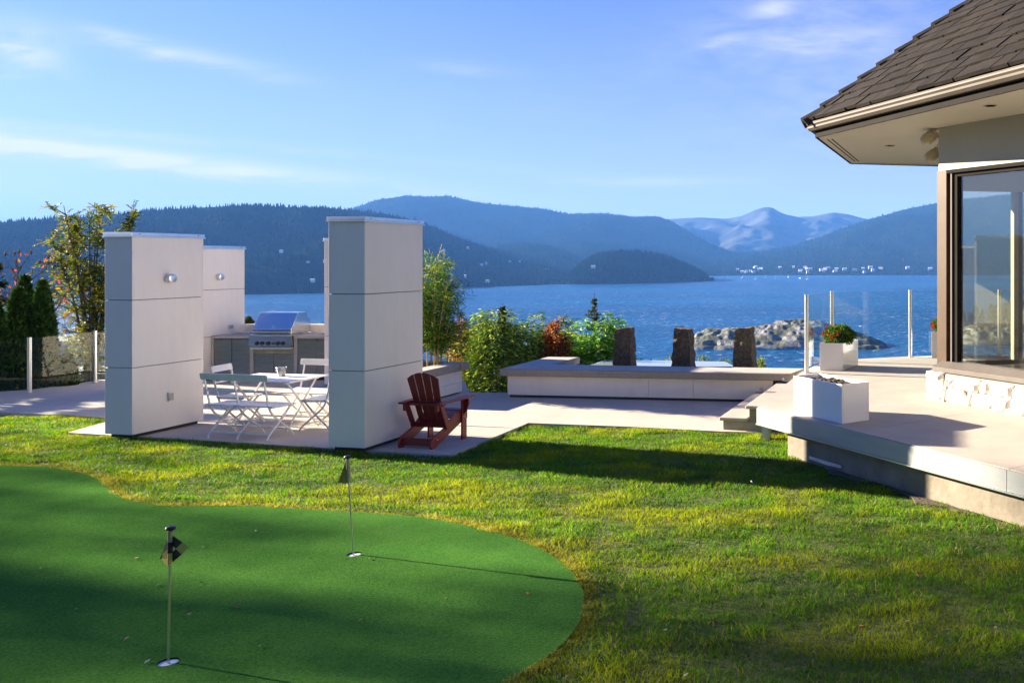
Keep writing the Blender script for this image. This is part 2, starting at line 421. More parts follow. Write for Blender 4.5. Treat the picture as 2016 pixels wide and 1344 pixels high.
# putting turf: short dense fibre
def turf_mat():
    m, t, b = new_mat('putting turf'); N, L = t.nodes, t.links
    tc = N.new('ShaderNodeTexCoord')
    def noise(s, d, st=(1, 1, 1)):
        mp = N.new('ShaderNodeMapping'); mp.inputs['Scale'].default_value = st; L.new(tc.outputs['Object'], mp.inputs[0])
        n = N.new('ShaderNodeTexNoise'); n.inputs['Scale'].default_value = s; n.inputs['Detail'].default_value = d; L.new(mp.outputs[0], n.inputs[0]); return n.outputs[0]
    big, fine, grain = noise(2.2, 7), noise(150, 3), noise(55, 4)
    r1 = N.new('ShaderNodeValToRGB'); r1.color_ramp.elements[0].color = (.055, .165, .030, 1); r1.color_ramp.elements[1].color = (.080, .215, .038, 1)
    r1.color_ramp.elements[0].position = .3; r1.color_ramp.elements[1].position = .7; L.new(big, r1.inputs[0])
    r2 = N.new('ShaderNodeValToRGB'); r2.color_ramp.elements[0].color = (.42, .45, .5, 1); r2.color_ramp.elements[1].color = (1.45, 1.35, 1.25, 1)
    r2.color_ramp.elements[0].position = .3; r2.color_ramp.elements[1].position = .7; ga = N.new('ShaderNodeMath'); ga.operation = 'MULTIPLY_ADD'; L.new(grain, ga.inputs[0]); ga.inputs[1].default_value = .55; gh = N.new('ShaderNodeMath'); gh.operation = 'MULTIPLY'; L.new(fine, gh.inputs[0]); gh.inputs[1].default_value = .45; L.new(gh.outputs[0], ga.inputs[2]); L.new(ga.outputs[0], r2.inputs[0])
    mx = N.new('ShaderNodeMix'); mx.data_type = 'RGBA'; mx.blend_type = 'MULTIPLY'; mx.inputs[0].default_value = 1
    L.new(r1.outputs[0], mx.inputs[6]); L.new(r2.outputs[0], mx.inputs[7]); L.new(mx.outputs[2], b.inputs['Base Color'])
    b.inputs['Roughness'].default_value = 1; b.inputs['Specular IOR Level'].default_value = .0
    pass
    bp = N.new('ShaderNodeBump'); bp.inputs['Distance'].default_value = .008; bp.inputs['Strength'].default_value = 1; L.new(fine, bp.inputs['Height']); L.new(bp.outputs[0], b.inputs['Normal'])
    return m
M_TURF = turf_mat()

# sea: wind ripples over deep blue water
def sea_mat():
    m, t, b = new_mat('sea water'); N, L = t.nodes, t.links
    tc = N.new('ShaderNodeTexCoord')
    def noise(s, d, st=(1, 1, 1), rot=0):
        mp = N.new('ShaderNodeMapping'); mp.inputs['Scale'].default_value = st; mp.inputs['Rotation'].default_value = (0, 0, rot); L.new(tc.outputs['Object'], mp.inputs[0])
        n = N.new('ShaderNodeTexNoise'); n.inputs['Scale'].default_value = s; n.inputs['Detail'].default_value = d; n.inputs['Roughness'].default_value = .6; L.new(mp.outputs[0], n.inputs[0]); return n.outputs[0]
    patch = noise(.0016, 4, (.35, 1, 1), .15)
    r = N.new('ShaderNodeValToRGB'); r.color_ramp.elements[0].color = (.002, .058, .170, 1); r.color_ramp.elements[1].color = (.005, .088, .235, 1)
    r.color_ramp.elements[0].position = .35; r.color_ramp.elements[1].position = .65; L.new(patch, r.inputs[0])
    fl = noise(.16, 3, (.45, 1, 1), .1); fm_ = noise(.012, 4, (.6, 1, 1), .2)
    fa = N.new('ShaderNodeMath'); fa.operation = 'MULTIPLY_ADD'; L.new(fm_, fa.inputs[0]); fa.inputs[1].default_value = .30; L.new(fl, fa.inputs[2])
    rf = N.new('ShaderNodeValToRGB'); rf.color_ramp.elements[0].position = .80; rf.color_ramp.elements[1].position = .84; L.new(fa.outputs[0], rf.inputs[0])
    mf = N.new('ShaderNodeMix'); mf.data_type = 'RGBA'; L.new(rf.outputs[0], mf.inputs[0]); L.new(r.outputs[0], mf.inputs[6]); mf.inputs[7].default_value = (.55, .58, .60, 1)  # pale flecks put into the colour: whitecaps and painted sun sparkle
    L.new(mf.outputs[2], b.inputs['Base Color'])
    b.inputs['Roughness'].default_value = .28; b.inputs['IOR'].default_value = 1.33; b.inputs['Specular IOR Level'].default_value = .10
    w1, w2 = noise(.05, 6, (1, 1.6, 1), .3), noise(.011, 5, (.7, 1.5, 1), .2)
    ad = N.new('ShaderNodeMath'); ad.operation = 'MULTIPLY_ADD'; L.new(w2, ad.inputs[0]); ad.inputs[1].default_value = 1.4; L.new(w1, ad.inputs[2])
    bp = N.new('ShaderNodeBump'); bp.inputs['Strength'].default_value = 1; bp.inputs['Distance'].default_value = 14; L.new(ad.outputs[0], bp.inputs['Height']); L.new(bp.outputs[0], b.inputs['Normal'])
    return m
M_SEA = sea_mat()
SEA = -120.0

# ------------------------------------------------------------------ sea, far hills, islets
m = MB(); m.add([(-45000, 250, SEA), (45000, 250, SEA), (45000, 45000, SEA), (-45000, 45000, SEA)], [(0, 1, 2, 3)])
struct(m.build('sea_water', M_SEA))

M_HILL = surf('forest floor', (.006, .011, .006), (.011, .017, .009), rough=1, scale=.004, detail=9, spec=0)
M_FAR = surf('far mountain slope', (.02, .026, .024), (.10, .105, .105), rough=1, scale=.002, detail=10, spec=0)
M_TREEF = leafy('far conifer', trans=.0, rough=1, spec=0)
def shore_dist(y): return F * (H - SEA) / (y - YH)
def cones(name, base, hgt, rad, col, sides=5):
    n = len(base); k = sides
    v = np.zeros((n, k + 1, 3)); off = RNG.random(n) * 6.28
    for j in range(k):
        an = off + 2 * math.pi * j / k
        v[:, j, 0] = base[:, 0] + np.cos(an) * rad; v[:, j, 1] = base[:, 1] + np.sin(an) * rad; v[:, j, 2] = base[:, 2]
    v[:, k] = base; v[:, k, 2] += hgt
    f = np.zeros((n, k, 3), np.int64); o = np.arange(n) * (k + 1)
    for j in range(k): f[:, j, 0] = o + j; f[:, j, 1] = o + (j + 1) % k; f[:, j, 2] = o + k
    c = np.repeat(col[:, None, :], k + 1, 1)
    return mesh_np(name, v.reshape(-1, 3), f.reshape(-1, 3), M_TREEF, c.reshape(-1, 3))
def ridge(name, skyline, shore, depth, trees, tree_h, rough=.30, mat=None, seed=0, power=.85, wood='hillside_forest', autumn=.02, nt=34, skip_low=0.0, lush=1.0, nscale=.10):
    """terrain whose crest follows a skyline; shore = rows of the waterline by photo column"""
    sx, sy = zip(*skyline); hx, hy = zip(*shore)
    xs = np.arange(sx[0], sx[-1] + 1, 7.0)
    zc_row = np.interp(xs, sx, sy); Zs = shore_dist(np.interp(xs, hx, hy)); Zc = Zs * depth
    crest = H + (YH - zc_row) * Zc / F - tree_h * .8
    ts = np.concatenate([np.linspace(0, 1, nt), np.linspace(1.06, 1.7, 8)])
    def height(x, t):
        zs = np.interp(x, xs, Zs); c = np.interp(x, xs, crest)
        Y = zs * (1 + (depth - 1) * t); X = (x - CX) / F * Y
        prof = np.where(t <= 1, np.clip(t, 0, 1) ** power, 1 - (np.clip(t, 1, 2) - 1) * 1.1)
        h = SEA + (c - SEA) * prof
        s = (Y[0] if np.ndim(Y) == 0 else np.mean(zs)) * nscale
        nz = fbm(X / s, Y / s, 5, seed) - .55
        env = np.clip(t, 0, 1) * (1 - np.clip(t, 0, 1)) * 4
        h = h + nz * (c - SEA) * rough * np.clip(env, 0, 1) * 1.6
        return X, Y, np.maximum(h, SEA - 4 + 6 * np.clip(t * 40, 0, 1))
    XX, TT = np.meshgrid(xs, ts)
    X, Y, Hh = height(XX.ravel(), TT.ravel())
    nxc, ntc = len(xs), len(ts)
    idx = np.arange(nxc * ntc).reshape(ntc, nxc)
    f = np.stack([idx[:-1, :-1], idx[:-1, 1:], idx[1:, 1:], idx[1:, :-1]], -1).reshape(-1, 4)
    o = struct(mesh_np(name, np.stack([X, Y, Hh], 1), f, mat or M_HILL, smooth=True))
    if trees:
        tx = RNG.uniform(sx[0], sx[-1], trees); tt = RNG.random(trees) ** .9 * 1.06
        X, Y, Hh = height(tx, tt)
        k = Hh > SEA + 3 + skip_low * RNG.random(trees)
        X, Y, Hh = X[k], Y[k], Hh[k]; n = len(X)
        clump = fbm(X / (tree_h * 9), Y / (tree_h * 9), 3, seed + 3)
        hg = tree_h * (.55 + .75 * RNG.random(n)) * (.7 + .6 * clump)
        col = np.array([.0030, .010, .006]) * (0.6 + .9 * RNG.random((n, 1))) * (.6 + .9 * clump[:, None]) * lush
        col[:, 0] *= 1 + .5 * RNG.random(n)
        a = RNG.random(n) < autumn * .5; col[a] = np.array([.055, .028, .008]) * (.5 + RNG.random((a.sum(), 1)))
        struct(cones(wood, np.stack([X, Y, Hh - tree_h * .1], 1), hg, hg * (.17 + .10 * RNG.random(n)), col), 'stuff')
    return height
hL = ridge('wooded_island_hill', [(-1900, 470), (-900, 452), (-300, 440), (0, 431), (130, 424), (250, 413), (330, 406), (480, 398), (560, 402), (640, 403), (700, 409), (760, 416), (820, 429), (860, 445), (900, 462), (960, 482), (1010, 494), (1060, 503), (1110, 515), (1150, 528), (1180, 545)],
      [(-1900, 600), (0, 588), (480, 580), (640, 577), (880, 567), (1100, 560), (1180, 557)], 1.55, 26000, 22, seed=1, power=.8, lush=.8)
ridge('high_island_mountain', [(560, 450), (640, 425), (700, 406), (740, 391), (800, 382), (840, 384), (880, 383), (950, 397), (1000, 402), (1060, 407), (1120, 418), (1160, 417), (1200, 418), (1250, 424), (1290, 422), (1320, 431), (1360, 455), (1400, 478), (1440, 493), (1470, 500)],
      [(560, 541), (1470, 541)], 1.5, 20000, 26, seed=5, power=.9, autumn=0)
ridge('village_hill', [(940, 520), (980, 480), (1030, 475), (1080, 480), (1130, 496), (1200, 520)], [(940, 549), (1200, 549)], 1.25, 2600, 20, seed=9, autumn=.07, lush=1.5)
ridge('rounded_hill', [(1050, 505), (1090, 481), (1140, 472), (1200, 475), (1260, 489), (1330, 510)], [(1050, 546), (1330, 546)], 1.3, 3000, 20, seed=12, autumn=.02, lush=1.7)
hE = ridge('wooded_headland', [(1105, 556), (1125, 530), (1140, 517), (1170, 499), (1220, 488), (1270, 491), (1320, 503), (1370, 526), (1400, 544), (1412, 553)], [(1105, 560), (1160, 560), (1412, 553)], 1.12, 5200, 24, seed=15, power=.6, autumn=.015, nt=26, lush=1.25, skip_low=6)
ridge('far_mountain_range', [(1180, 446), (1260, 440), (1320, 431), (1380, 428), (1430, 431), (1460, 425), (1485, 414), (1503, 408), (1520, 408), (1534, 417), (1546, 422), (1570, 427), (1600, 426), (1640, 418), (1670, 422), (1700, 430), (1800, 445), (2050, 450)],
      [(1180, 530), (2050, 530)], 1.25, 0, 0, seed=20, mat=M_FAR, power=.75, rough=.30, nt=90, nscale=.035)
hR = ridge('wooded_mainland_slope', [(1350, 520), (1380, 507), (1440, 498), (1500, 491), (1560, 481), (1600, 469), (1660, 446), (1720, 426), (1780, 409), (1845, 396), (1900, 388), (2016, 379), (2200, 372), (2600, 380), (3600, 400)],
      [(1350, 544), (1480, 542), (3600, 541)], 1.45, 26000, 27, seed=24, power=.8, autumn=.05, lush=1.35)

# houses and boats far across the water
def far_house(p, w, d, h, rz, label, roofm):
    t = thing('hillside_house', label, 'house', p, rz, 'houses on the far shores')
    MB().box(-w / 2, w / 2, -d / 2, d / 2, -6, h).build('wall', M_HOUSEW, t)
    r = MB(); r.poly([(-w / 2 - .6, -d / 2 - .6, h), (-w / 2 - .6, d / 2 + .6, h), (-w / 2 - .6, 0, h + d * .3)], (w + 1.2, 0, 0)); r.build('roof', roofm, t)
def t_for(hf, x, y):
    t = np.linspace(.01, 1, 200); X, Y, Hh = hf(np.full(200, float(x)), t)
    row = YH + (H - Hh) * F / Y; i = int(np.argmin(np.abs(row - y))); return Vector((X[i], Y[i], Hh[i] + 3))
SPOT = 'white house among dark conifers on the far island slope'
for (x, y, w) in [(554, 500, 14), (582, 524, 14), (606, 523, 16), (595, 521, 12), (615, 559, 20), (565, 522, 12), (640, 521, 10), (874, 497, 14), (948, 526, 22), (957, 523, 12), (960, 559, 20), (1004, 518, 14), (1076, 535, 26), (1023, 518, 12), (921, 492, 10), (916, 549, 10)]:
    far_house(t_for(hL, x, y) + Vector((0, 0, 8)), w * .8, 9, 6, random.uniform(-.4, .4), SPOT, M_SHINGLE if random.random() < .6 else M_HOUSEW)
for (x, y, w) in [(1168, 531, 22)]:
    far_house(t_for(hE, x, y) + Vector((0, 0, 8)), w, 12, 9, .2, 'pale house on the wooded headland above its rocky shore', M_HOUSEW)
SPOT2 = 'small pale house by the far mainland shore'
for i in range(34):
    x = random.choice([random.uniform(1440, 1500), random.uniform(1560, 1600), random.uniform(1615, 1665), random.uniform(1670, 1740), random.uniform(1500, 1840)])
    far_house(t_for(hR, x, random.uniform(528, 540)) + Vector((0, 0, 6)), random.uniform(18, 36), 16, random.uniform(8, 13), random.uniform(-.5, .5), SPOT2, M_SHINGLE if random.random() < .4 else M_HOUSEW)
for i, x in enumerate((1433, 1462, 1488, 1507, 1526, 1552, 1575, 1590)):
    p = P(x, 546 + (i * 7 % 5), SEA)
    t = thing('moored_boat', 'white sailing boat moored off the far mainland shore', 'boat', p, .4 * i, 'boats moored off the far shore')
    MB().poly([(-9, -2.2, .2), (7, -2.2, .2), (11, 0, .2), (7, 2.2, .2), (-9, 2.2, .2)], (0, 0, 2.6)).build('hull', M_HOUSEW, t)
    MB().box(-4, 3, -1.4, 1.4, 2.82, 4.6).build('cabin', M_HOUSEW, t)
    MB().tube([(1, 0, 2.8), (1, 0, 22)], .45, 5).build('mast', M_HOUSEW, t)

# rocky islets
M_ROCK = None
def rock_mat():
    m, t, b = new_mat('bare granite islet'); N, L = t.nodes, t.links
    tc = N.new('ShaderNodeTexCoord'); g = N.new('ShaderNodeNewGeometry')
    n = N.new('ShaderNodeTexNoise'); n.inputs['Scale'].default_value = .12; n.inputs['Detail'].default_value = 10; n.inputs['Roughness'].default_value = .7; L.new(tc.outputs['Object'], n.inputs[0])
    r = N.new('ShaderNodeValToRGB'); r.color_ramp.elements[0].color = (.045, .047, .05, 1); r.color_ramp.elements[1].color = (.245, .245, .245, 1)
    r.color_ramp.elements[0].position = .36; r.color_ramp.elements[1].position = .56; L.new(n.outputs[0], r.inputs[0])
    n2 = N.new('ShaderNodeTexNoise'); n2.inputs['Scale'].default_value = .06; n2.inputs['Detail'].default_value = 8; L.new(tc.outputs['Object'], n2.inputs[0])
    sp = N.new('ShaderNodeSeparateXYZ'); L.new(g.outputs['Normal'], sp.inputs[0])
    mm = N.new('ShaderNodeMath'); mm.operation = 'MULTIPLY'; L.new(sp.outputs[2], mm.inputs[0]); L.new(n2.outputs[0], mm.inputs[1])
    r2 = N.new('ShaderNodeValToRGB'); r2.color_ramp.elements[0].position = .40; r2.color_ramp.elements[1].position = .48; L.new(mm.outputs[0], r2.inputs[0])
    mx = N.new('ShaderNodeMix'); mx.data_type = 'RGBA'; L.new(r2.outputs[0], mx.inputs[0]); L.new(r.outputs[0], mx.inputs[6]); mx.inputs[7].default_value = (.06, .068, .03, 1)
    L.new(mx.outputs[2], b.inputs['Base Color']); b.inputs['Roughness'].default_value = .9
    bp = N.new('ShaderNodeBump'); bp.inputs['Distance'].default_value = 3; L.new(n.outputs[0], bp.inputs['Height']); L.new(bp.outputs[0], b.inputs['Normal'])
    return m
M_ROCK = rock_mat()
def islet(name, prof, base_row, depth, seed, lumps):
    px, py = zip(*prof); Zb = shore_dist(base_row)
    xs = np.linspace(px[0], px[-1], 170); ys = np.linspace(-1, 1, 60)
    A, B = np.meshgrid(xs, ys); Yc = Zb + depth * .5
    top = H + (YH - np.interp(A, px, py)) * Yc / F - SEA
    X = (A - CX) / F * Yc; Y = Yc + B * depth * .5
    sh = np.clip(1 - np.abs(B) ** 2.6, 0, 1) ** .55
    lump = fbm(X / lumps, Y / lumps, 4, seed); ridgy = 1 - np.abs(2 * fbm(X / (lumps * .5), Y / (lumps * .6), 4, seed + 7) - 1)
    st = np.clip((1 - B) * .5, 0, 1)
    h = top * sh * np.where(B < 0, .52 + .48 * (1 + B) ** .9, 1.0) * (.80 + .36 * lump) + (ridgy - .75) * 9 * sh - 2.2
    hb = np.floor(h / 6) * 6 + 6 * np.clip((h / 6 - np.floor(h / 6)) * 2.2, 0, 1)
    h = .55 * h + .45 * hb
    idx = np.arange(A.size).reshape(A.shape)
    f = np.stack([idx[:-1, :-1], idx[:-1, 1:], idx[1:, 1:], idx[1:, :-1]], -1).reshape(-1, 4)
    struct(mesh_np(name, np.stack([X.ravel(), Y.ravel(), (SEA + h).ravel()], 1), f, M_ROCK, smooth=False))
    return X, Y, SEA + h
IX, IY, IH = islet('rocky_islet', [(1352, 690), (1362, 668), (1372, 656), (1392, 650), (1420, 652), (1436, 645), (1470, 648), (1500, 642), (1540, 634), (1575, 629), (1600, 632), (1640, 640), (1680, 652), (1700, 657), (1722, 668), (1750, 680), (1775, 686), (1800, 689)], 689, 150, 3, 36)
JX, JY, JH = islet('wooded_islet', [(1860, 690), (1885, 660), (1910, 640), (1950, 636), (1990, 630), (2040, 628), (2120, 640), (2200, 660), (2300, 690)], 680, 150, 33, 30)
# ------------------------------------------------------------------ ground: lawn, putting green, patio, hillside
def smooth_poly(pts, n=5):
    out = []; k = len(pts)
    for i in range(k):
        p0, p1, p2, p3 = (pts[(i + j - 1) % k] for j in range(4))
        for s in range(n):
            t = s / n
            out.append(tuple(.5 * (2 * p1[a] + (p2[a] - p0[a]) * t + (2 * p0[a] - 5 * p1[a] + 4 * p2[a] - p3[a]) * t * t + (3 * p1[a] - p0[a] - 3 * p2[a] + p3[a]) * t ** 3) for a in (0, 1)))
    return out
gpx = [(60, 918), (130, 925), (186, 938), (209, 957), (232, 975), (280, 990), (350, 996), (450, 995), (560, 1000), (700, 1008), (800, 1015), (880, 1026), (950, 1042), (1010, 1058), (1060, 1078), (1100, 1102), (1130, 1130), (1147, 1160), (1150, 1190), (1142, 1222), (1120, 1254), (1085, 1287), (1040, 1317), (990, 1347), (930, 1385)]
gw = [tuple(P(x, y).xy) for x, y in gpx]
gw = gw + [(-2.2, 4.2), (-3.2, 3.5), (-4.6, 3.2), (-6.2, 3.4), (-8.0, 4.2), (-9.8, 5.8), (-11.0, 7.6), (-11.0, 9.2), (-10.0, 9.95)]
GREEN = smooth_poly(gw)
HOLES = [P(331, 1303).xy, P(697, 1091).xy]
PATIO = [tuple(P(x, y).xy) for x, y in [(-900, 790), (-400, 803), (0, 811), (120, 816), (232, 824), (133, 851), (400, 866), (650, 882), (888, 895), (1040, 832), (1230, 839), (1424, 849)]]
PATIO += [tuple(P(1424, 849).xy + Vector((1.2, -.1))), (.9, 13.2), (.45, 14.9), (-4.2, 16.4), (-4.7, 16.2)]
PATIO += [tuple(P(996, 773).xy + Vector((0.4, 0))), tuple(P(925, 772).xy), (-6.6, 17.0), (-9.0, 18.1), (-12.6, 18.6), tuple(P(187, 751).xy + Vector((-.1, .25))), tuple(P(58, 770).xy + Vector((-.15, .2))), (-17.0, 14.3), (-24, 13.5)]
gm = bmesh.new()
ov = [gm.verts.new((x, y, 0.004)) for x, y in GREEN]
edges = [gm.edges.new((ov[i], ov[(i + 1) % len(ov)])) for i in range(len(ov))]
for hc in HOLES:
    hv = [gm.verts.new((hc.x + .056 * math.cos(a), hc.y + .056 * math.sin(a), 0.004)) for a in [2 * math.pi * k / 20 for k in range(20)]]
    edges += [gm.edges.new((hv[i], hv[(i + 1) % 20])) for i in range(20)]
bmesh.ops.triangle_fill(gm, edges=edges, use_beauty=True)
bmesh.ops.recalc_face_normals(gm, faces=gm.faces)
me = bpy.data.meshes.new('putting_green'); gm.to_mesh(me); gm.free()
if me.polygons[0].normal.z < 0: me.flip_normals()
og = bpy.data.objects.new('putting_green', me); COL.objects.link(og); me.materials.append(M_TURF); struct(og)

def lawn_z(x, y):
    return -.03 + .05 * (fbm(np.asarray(x) / 1.6, np.asarray(y) / 1.6, 3, 41) - .5)
gx, gy = np.meshgrid(np.linspace(-60, 24, 421), np.linspace(-16, 15.6, 159))
gz = lawn_z(gx, gy)
dg = dist_poly(gx, gy, GREEN); ins = inside(gx, gy, GREEN)
gz = np.where(ins, np.where(dg > .25, -.2, -.008), np.where(dg < .3, np.maximum(gz, -.012), gz))
gz = np.where(inside(gx, gy, PATIO), -.14, gz)
idx = np.arange(gx.size).reshape(gx.shape)
ff = np.stack([idx[:-1, :-1], idx[:-1, 1:], idx[1:, 1:], idx[1:, :-1]], -1).reshape(-1, 4)
struct(mesh_np('lawn', np.stack([gx.ravel(), gy.ravel(), gz.ravel()], 1), ff, M_LAWN, smooth=True))
gx, gy = np.meshgrid(np.linspace(-420, 420, 141), np.concatenate([np.linspace(15.4, 40, 40), np.linspace(45, 460, 60)]))
gz = np.interp(gy, [15.4, 16.0, 19, 30, 60, 430, 470], [-.16, -1.0, -2.2, -5.5, -16, -121, -124]) + (fbm(gx / 9, gy / 9, 4, 8) - .5) * np.clip((gy - 15.4) * .3, 0, 1) * 1.4
idx = np.arange(gx.size).reshape(gx.shape)
ff = np.stack([idx[:-1, :-1], idx[:-1, 1:], idx[1:, 1:], idx[1:, :-1]], -1).reshape(-1, 4)
struct(mesh_np('hillside_ground', np.stack([gx.ravel(), gy.ravel(), gz.ravel()], 1), ff, M_SLOPE, smooth=True))
def ground_z(x, y):
    return float(np.interp(y, [15.4, 16.0, 19, 30, 60, 430, 470], [-.16, -1.0, -2.2, -5.5, -16, -121, -124]))
struct(MB().prism(PATIO, -.5, 0).build('patio', M_PATIO))

# ------------------------------------------------------------------ deck with steps
ZD = .52
D1 = Vector((.6, -.8, 0)); N1 = Vector((-.8, -.6, 0))
D0 = P(1491.6, 801, ZD)
p1, p3 = P(1588, 734, ZD), P(1792, 703, ZD)
ztop = H - (580 - YH) * p1.y / F
p2 = PZ(1638, 573, F * (H - ztop) / (573 - YH)); p2.z = ZD
p4 = p3 + (p3 - p2).normalized() * 1.75 + Vector((.2, -.45, 0)); p5 = p4 + Vector((2.0, -.3, 0))
DECK = [D0.xy, (D0 + D1 * 9).xy, Vector((11, 3)), Vector((11, 17.5)), (p5 + Vector((0, .15, 0))).xy, (p4 + Vector((0, .15, 0))).xy, (p3 + Vector((-.03, .15, 0))).xy, (p2 + Vector((-.12, .12, 0))).xy, (p1 + Vector((-.12, 0, 0))).xy]
def clip(poly, o, n):
    out = []
    for i in range(len(poly)):
        a, b = poly[i], poly[(i + 1) % len(poly)]; da, db = (a - o).dot(n), (b - o).dot(n)
        if da >= 0: out.append(a)
        if (da > 0 > db) or (da < 0 < db): out.append(a + (b - a) * (da / (da - db)))
    return out
deck = thing('concrete_deck', 'raised concrete deck with zinc fascia in front of the house window', 'deck', (D0.x, D0.y, 0))
cut = [-50, 1.93, 4.05, 6.2, 50]; dd = D1.xy
for a, b in zip(cut[:-1], cut[1:]):
    pl = clip(clip([Vector(q) for q in DECK], D0.xy + dd * (a + .004), dd), D0.xy + dd * (b - .004), -dd)
    MB().prism(pl, ZD - .12, ZD).build('slab', M_DECK, deck, world=True)
MB().prism([D0.xy + Vector((.05, .0)), (D0 + D1 * 9).xy - N1.xy * .05, Vector((10.9, 3.1)), Vector((10.9, 17.3)), p4.xy, p3.xy, p2.xy, p1.xy], ZD - .2, ZD - .125).build('underlay', M_CORE, deck, world=True)
seams = [-.0, .12, 4.03, 6.5, 9]
for a, b in zip(seams[:-1], seams[1:]):
    MB().obox(D0 + D1 * (a + .003) + N1 * .004 + Z * -.205, D1 * (b - a - .006), N1 * .014, Z * .195).build('fascia_panel', M_FASCIA, deck, world=True)
MB().obox(D0 + D1 * 0 + N1 * .002 + Z * -.222, D1 * 9, N1 * .03, Z * .014).build('drip_trim', M_ALU, deck, world=True)
MB().obox(D0 + U * .02 - V * .016 + Z * -.2, U * 3.4, V * .012, Z * .19).build('side_panel', M_FASCIA, deck, world=True)
fw = P(1551, 893, 0)
MB().obox(fw + Z * -.3, D1 * 8.5, -N1 * .2, Z * .615).build('foundation_wall', M_FOUND, deck, world=True)
MB().obox(fw + Z * -.3 - N1 * .2, -N1 * 1.8, D1 * .2, Z * .615).build('return_wall', M_FOUND, deck, world=True)
sp = P(1500, 862, 0)
MB().obox(sp + Z * -.2, V * .105, U * .1, Z * .52).build('support_post', M_WHITE, deck, world=True)
MB().prism([(p1.x - .05, p1.y - .2), (10.8, 12.5), (10.8, 17.2), tuple(p4.xy), tuple(p3.xy), tuple(p2.xy)], -2.5, ZD - .21).build('base_wall', M_FOUND, deck, world=True)
st = thing('concrete_steps', 'two shallow concrete steps climbing from the patio to the deck', 'steps', P(1424, 849))
s1 = P(1415.5, 821, .18); s2 = P(1467, 798, .35)
for s, z, w in ((s1, .18, .42), (s2, .35, .40)):
    MB().obox(s + Z * -.05, V * w, U * 2.5, Z * .05).build('tread', M_DECK, st, world=True, bevel=.015)
    MB().obox(Vector((s.x, s.y, -.2)) + V * .055 + U * .03, V * (w + .3), U * 2.42, Z * (z - .055 + .2)).build('riser_block', M_STEPC, st, world=True)
# slab of stone and the drain by the deck wall
m = MB(); a = P(1592, 903, .02); b = P(1690, 925, .02)
m.poly([a, a + Vector((.10, .02, 0)), b + Vector((.02, .05, 0)), b + Vector((-.05, -.06, 0)), (a + b) / 2 + Vector((-.07, -.05, 0))], (0, 0, .035))
tag(m.build('stepping_stone', M_STONEW, bevel=.006), 'thin pale stone slab lying in the grass against the deck wall', 'stone')
dp = P(1700, 938, -.02)
t = thing('irrigation_valve', 'small black plastic irrigation riser standing in grass by deck wall', 'valve', dp)
MB().lathe([(.045, -.02), (.045, .07), (.04, .075), (.04, .10), (0, .10)], 14).build('body', M_BLACK, t, smooth=True)
MB().lathe([(.055, .1), (.055, .125), (.02, .13), (.02, .15), (0, .15)], 14).build('cap', M_BLACK, t, smooth=True)

# ------------------------------------------------------------------ glass railings
def railing(name, label, posts, tops, base_z, gap, radius, gl=M_GLASS):
    t = thing(name, label, 'railing', posts[0])
    for p, zt in zip(posts, tops):
        q = MB().lathe([(radius, 0), (radius, zt - base_z - .015), (radius * 1.08, zt - base_z - .015), (radius * 1.08, zt - base_z), (0, zt - base_z)], 16, (p.x, p.y, base_z)).build('post', M_POST, t, world=True, smooth=True)
        MB().lathe([(radius * 1.9, .002), (radius * 1.9, .012), (0, .012)], 16, (p.x, p.y, base_z)).build('base_plate', M_POST, q, world=True)
    for i in range(len(posts) - 1):
        a, b = Vector(posts[i]), Vector(posts[i + 1]); d = (b - a).normalized(); n = Vector((-d.y, d.x, 0))
        a2, b2 = a + d * (radius + .004), b - d * (radius + .004)
        z0, za, zb = base_z + gap, tops[i] - .02, tops[i + 1] - .02
        MB().poly([(a2.x, a2.y, z0), (b2.x, b2.y, z0), (b2.x, b2.y, zb), (a2.x, a2.y, za)], n * .012).build('glass_pane', gl, t, world=True)
    return t
railing('glass_railing', 'frameless glass railing with round steel posts on the raised deck', [p1, p2, p3, p4, p5], [ztop] * 5, ZD, .09, .036)
f1, f2 = P(58, 772), P(187, 753)
fd = (f2 - f1).normalized()
f0 = f1 - fd * 2.0 + Vector((-.1, -.25, 0)); f3 = f2 + fd * 1.55 + Vector((.3, .0, 0)); fm = f1 - fd * 4.2 + Vector((-.1, -.9, 0))
f4 = f3 + Vector((.45, .55, 0))
h1 = H - (664 - YH) * f1.y / F; h2 = H - (651 - YH) * f2.y / F
railing('glass_railing', 'clear glass fence with slim steel posts along the hedge side of the patio', [fm, f0, f1, f2, f3, f4], [h1, h1, h1, h2, h2, h2], 0, .07, .034)
g1, g2 = P(921, 772) + Vector((0, .12, 0)), P(1000, 774) + Vector((.05, .12, 0))
g1.z = g2.z = -1.05
railing('glass_railing', 'low glass guard along the terrace below the patio edge', [g1, g2], [.03, .03], -1.05, .05, .03)

